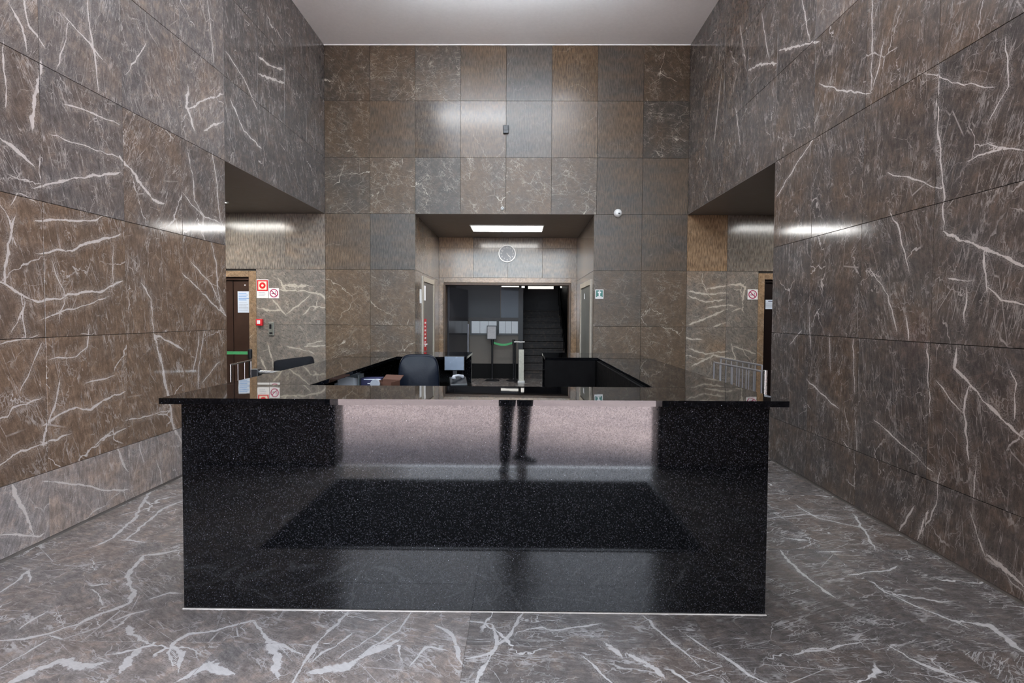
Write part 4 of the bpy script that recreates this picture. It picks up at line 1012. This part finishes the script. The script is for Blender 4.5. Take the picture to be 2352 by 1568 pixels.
# ------------------------------------------------------------------ doormat between entrance and counter
t_ = thing('entrance_mat', 'wide black rubber entrance mat mirrored in the counter front', 'mat', (-.235, 1.285, 0))
box('mat_field', (-1.42, 1.42, -.74, .74, .0005, .008), plain('black_rubber', (.003, .003, .0035), .9, spec=.15, bumpy=.3), t_)
bm = bmesh.new(); 
for a in ((-1.46, 1.46, -.78, -.74), (-1.46, 1.46, .74, .78), (-1.46, -1.42, -.74, .74), (1.42, 1.46, -.74, .74)): bx(bm, a[0], a[1], a[2], a[3], .0005, .005)
obj('mat_border', bm, M['black'], t_)

# ------------------------------------------------------------------ the photographer, seen only as a reflection in the counter front
M['skin'] = plain('skin', (.42, .25, .18), .5); M['trousers'] = plain('dark_trousers', (.012, .012, .016), .8, bumpy=.2, scale=60)
M['jacket'] = plain('dark_jacket', (.02, .02, .024), .8, bumpy=.2, scale=50); M['hair'] = plain('dark_hair', (.012, .009, .007), .6, bumpy=.4, scale=90)
def skin(name, verts, edges, radii, root, mat, parent, sub=2):
    me = bpy.data.meshes.new(name); me.from_pydata(verts, edges, []); me.materials.append(mat)
    o = link(name, me, parent); bpy.context.view_layer.objects.active = o
    m = o.modifiers.new('skin', 'SKIN'); sv = me.skin_vertices[0].data if me.skin_vertices else None
    if sv is None:
        o.modifiers.remove(m); bm = bmesh.new(); bm.from_mesh(me); bm.verts.layers.skin.verify(); bm.to_mesh(me); bm.free()
        m = o.modifiers.new('skin', 'SKIN'); sv = me.skin_vertices[0].data
    for i, r in enumerate(radii):
        sv[i].radius = (r, r) if not isinstance(r, tuple) else r; sv[i].use_root = (i == root)
    m.use_smooth_shade = True; m.branch_smoothing = .6
    s = o.modifiers.new('sub', 'SUBSURF'); s.levels = sub; s.render_levels = sub
    return o
pr = thing('person', 'person in dark trousers, jacket and shoes standing in the entrance, seen mirrored in the counter', 'person', (0, 0, 0))
px_ = -.02
J = dict(pel=(px_, -.22, .95), sp1=(px_, -.23, 1.10), sp2=(px_, -.26, 1.28), nk=(px_, -.27, 1.45), nk2=(px_, -.25, 1.52),
         hl=(px_-.09, -.20, .92), kl=(-.125, .05, .50), al=(-.14, .12, .09), hr=(px_+.09, -.22, .92), kr=(.055, -.16, .50), ar=(.03, -.22, .09),
         sl=(px_-.18, -.27, 1.40), el=(px_-.26, -.16, 1.17), wl=(px_-.10, -.11, 1.40), sr=(px_+.18, -.27, 1.40), er=(px_+.27, -.17, 1.17), wr=(px_+.12, -.11, 1.42))
names = ['pel', 'sp1', 'sp2', 'nk', 'nk2', 'hl', 'kl', 'al', 'hr', 'kr', 'ar', 'sl', 'el', 'wl', 'sr', 'er', 'wr']
I = {n: i for i, n in enumerate(names)}
E_ = [('pel', 'sp1'), ('sp1', 'sp2'), ('sp2', 'nk'), ('nk', 'nk2'), ('pel', 'hl'), ('hl', 'kl'), ('kl', 'al'), ('pel', 'hr'), ('hr', 'kr'), ('kr', 'ar'), ('nk', 'sl'), ('sl', 'el'), ('el', 'wl'), ('nk', 'sr'), ('sr', 'er'), ('er', 'wr')]
Rd = dict(pel=.115, sp1=.10, sp2=.115, nk=.06, nk2=.05, hl=.075, kl=.050, al=.036, hr=.075, kr=.050, ar=.036, sl=.05, el=.038, wl=.026, sr=.05, er=.038, wr=.026)
# body incl. hands: palm and five fingers as further branches of one skeleton
V = [J[n] for n in names]; Ed = [(I[a], I[b]) for a, b in E_]; Rr_ = [Rd[n] for n in names]
for side, wn_, s in ((-1, 'wl', 1), (1, 'wr', -1)):
    w = Vector(J[wn_]); palm = w+Vector((s*.022, .035, .045)); V.append(tuple(palm)); pi_ = len(V)-1; Ed.append((I[wn_], pi_)); Rr_.append((.030, .018))
    for f in range(5):
        if f == 4: pts = [palm+Vector((s*.015, -.02, -.012)), palm+Vector((s*.035, -.015, .005)), palm+Vector((s*.045, -.005, .022))]; rr = .010
        else:
            o_ = Vector((0, .008, .036-.021*f)); ln = (.9, 1, .95, .75)[f]
            pts = [palm+o_+Vector((s*.026*ln, .012, .004)), palm+o_+Vector((s*.048*ln, .010, .004)), palm+o_+Vector((s*.060*ln, -.008, .002))]; rr = .0085
        prev = pi_
        for p in pts: V.append(tuple(p)); Ed.append((prev, len(V)-1)); prev = len(V)-1; Rr_.append(rr)
skin('body', V, Ed, Rr_, 0, M['skin'], pr, 1)
def sub(nm, keys, edges, scale, mat, root='pel'):
    idx = {k: i for i, k in enumerate(keys)}
    return skin(nm, [J[k] for k in keys], [(idx[a], idx[b]) for a, b in edges], [scale(k) for k in keys], idx[root], mat, pr)
J['cl'] = (-.14, .12, .06); J['cr'] = (.03, -.22, .06)
sub('trousers', ['pel', 'sp1', 'hl', 'kl', 'al', 'cl', 'hr', 'kr', 'ar', 'cr'], [('pel', 'sp1'), ('pel', 'hl'), ('hl', 'kl'), ('kl', 'al'), ('al', 'cl'), ('pel', 'hr'), ('hr', 'kr'), ('kr', 'ar'), ('ar', 'cr')],
    lambda k: {'pel': .135, 'sp1': .115, 'hl': .118, 'hr': .118, 'kl': .078, 'kr': .078, 'al': .058, 'ar': .058, 'cl': .058, 'cr': .058}[k], M['trousers'])
sub('jacket', ['pel', 'sp1', 'sp2', 'nk', 'sl', 'el', 'wl', 'sr', 'er', 'wr'], [('pel', 'sp1'), ('sp1', 'sp2'), ('sp2', 'nk'), ('nk', 'sl'), ('sl', 'el'), ('el', 'wl'), ('nk', 'sr'), ('sr', 'er'), ('er', 'wr')],
    lambda k: {'pel': .145, 'sp1': .135, 'sp2': .145, 'nk': .085, 'sl': .075, 'sr': .075, 'el': .056, 'er': .056, 'wl': .04, 'wr': .04}[k], M['jacket'], 'sp1')
# head
bm = bmesh.new(); bmesh.ops.create_uvsphere(bm, u_segments=32, v_segments=24, radius=1)
for v in bm.verts:
    x, y, z = v.co; w_ = .074*(1-.18*max(0, -z)); v.co = (x*w_, y*.094*(1-.10*max(0, -z))+(.012 if z < -.2 and y > 0 else 0), z*.118)
bmesh.ops.translate(bm, vec=(px_, -.24, 1.64), verts=bm.verts[:]); hd = obj('head', bm, M['skin'], pr, smooth=True)
bm = bmesh.new(); prism(bm, [(-.154, 1.655), (-.128, 1.615), (-.152, 1.612)], 0, px_-.012, px_+.012); obj('nose', bm, M['skin'], hd, bevel=.006)
for s in (-1, 1):
    bm = bmesh.new(); bmesh.ops.create_uvsphere(bm, u_segments=12, v_segments=8, radius=.012, matrix=Matrix.Translation((px_+s*.030, -.156, 1.652))); obj('eye', bm, M['white_sign'], hd, smooth=True)
    bm = bmesh.new(); bmesh.ops.create_uvsphere(bm, u_segments=12, v_segments=8, radius=1, matrix=Matrix.Translation((px_+s*.076, -.245, 1.645)) @ Matrix.Diagonal((.010, .020, .032, 1))); obj('ear', bm, M['skin'], hd, smooth=True)
bm = bmesh.new(); bx(bm, px_-.024, px_+.024, -.153, -.145, 1.583, 1.591); obj('mouth', bm, plain('lip', (.35, .12, .10), .5), hd, bevel=.003)
bm = bmesh.new(); bmesh.ops.create_uvsphere(bm, u_segments=28, v_segments=20, radius=1)
for v in list(bm.verts):
    if v.co.z < -.25 or (v.co.y > .45 and v.co.z < .45): bm.verts.remove(v)
for v in bm.verts: v.co = (v.co.x*.082+px_, v.co.y*.102-.246, v.co.z*.125+1.648)
hr_ = obj('hair', bm, M['hair'], pr, smooth=True); sd = hr_.modifiers.new('s', 'SOLIDIFY'); sd.thickness = .006
for cx0, cy0, rz in ((-.14, .125, .1), (.035, -.215, -1.05)):
    bm = bmesh.new(); rings = []
    for t, wd_, ht in ((-.10, .032, .05), (-.07, .040, .085), (-.01, .041, .095), (.05, .044, .065), (.11, .047, .045), (.155, .038, .032), (.175, .015, .02)):
        rings.append([bm.verts.new((wd_*math.cos(a), t, max(0.002, ht*math.sin(a)) if math.sin(a) > 0 else .002)) for a in [2*PI*k/16 for k in range(16)]])
    for a, b in zip(rings, rings[1:]):
        for k in range(16): bm.faces.new([a[k], a[(k+1) % 16], b[(k+1) % 16], b[k]])
    bm.faces.new(rings[0]); bm.faces.new(rings[-1])
    o = obj('shoe', bm, M['black'], pr, smooth=True); o.location = (cx0, cy0, .0); o.rotation_euler = (0, 0, rz)
t_ = thing('photo_camera', 'black camera held up at eye level by the person in the entrance', 'camera', (0, -.082, 1.50))
box('camera_body', (-.07, .07, -.035, .02, -.045, .045), M['black'], t_, bevel=.01); bm = bmesh.new(); tube(bm, [(0, .02, 0), (0, .065, 0)], .033, 24); obj('lens', bm, M['black'], t_)
box('viewfinder', (-.025, .025, -.03, .015, .045, .068), M['black'], t_, bevel=.006)
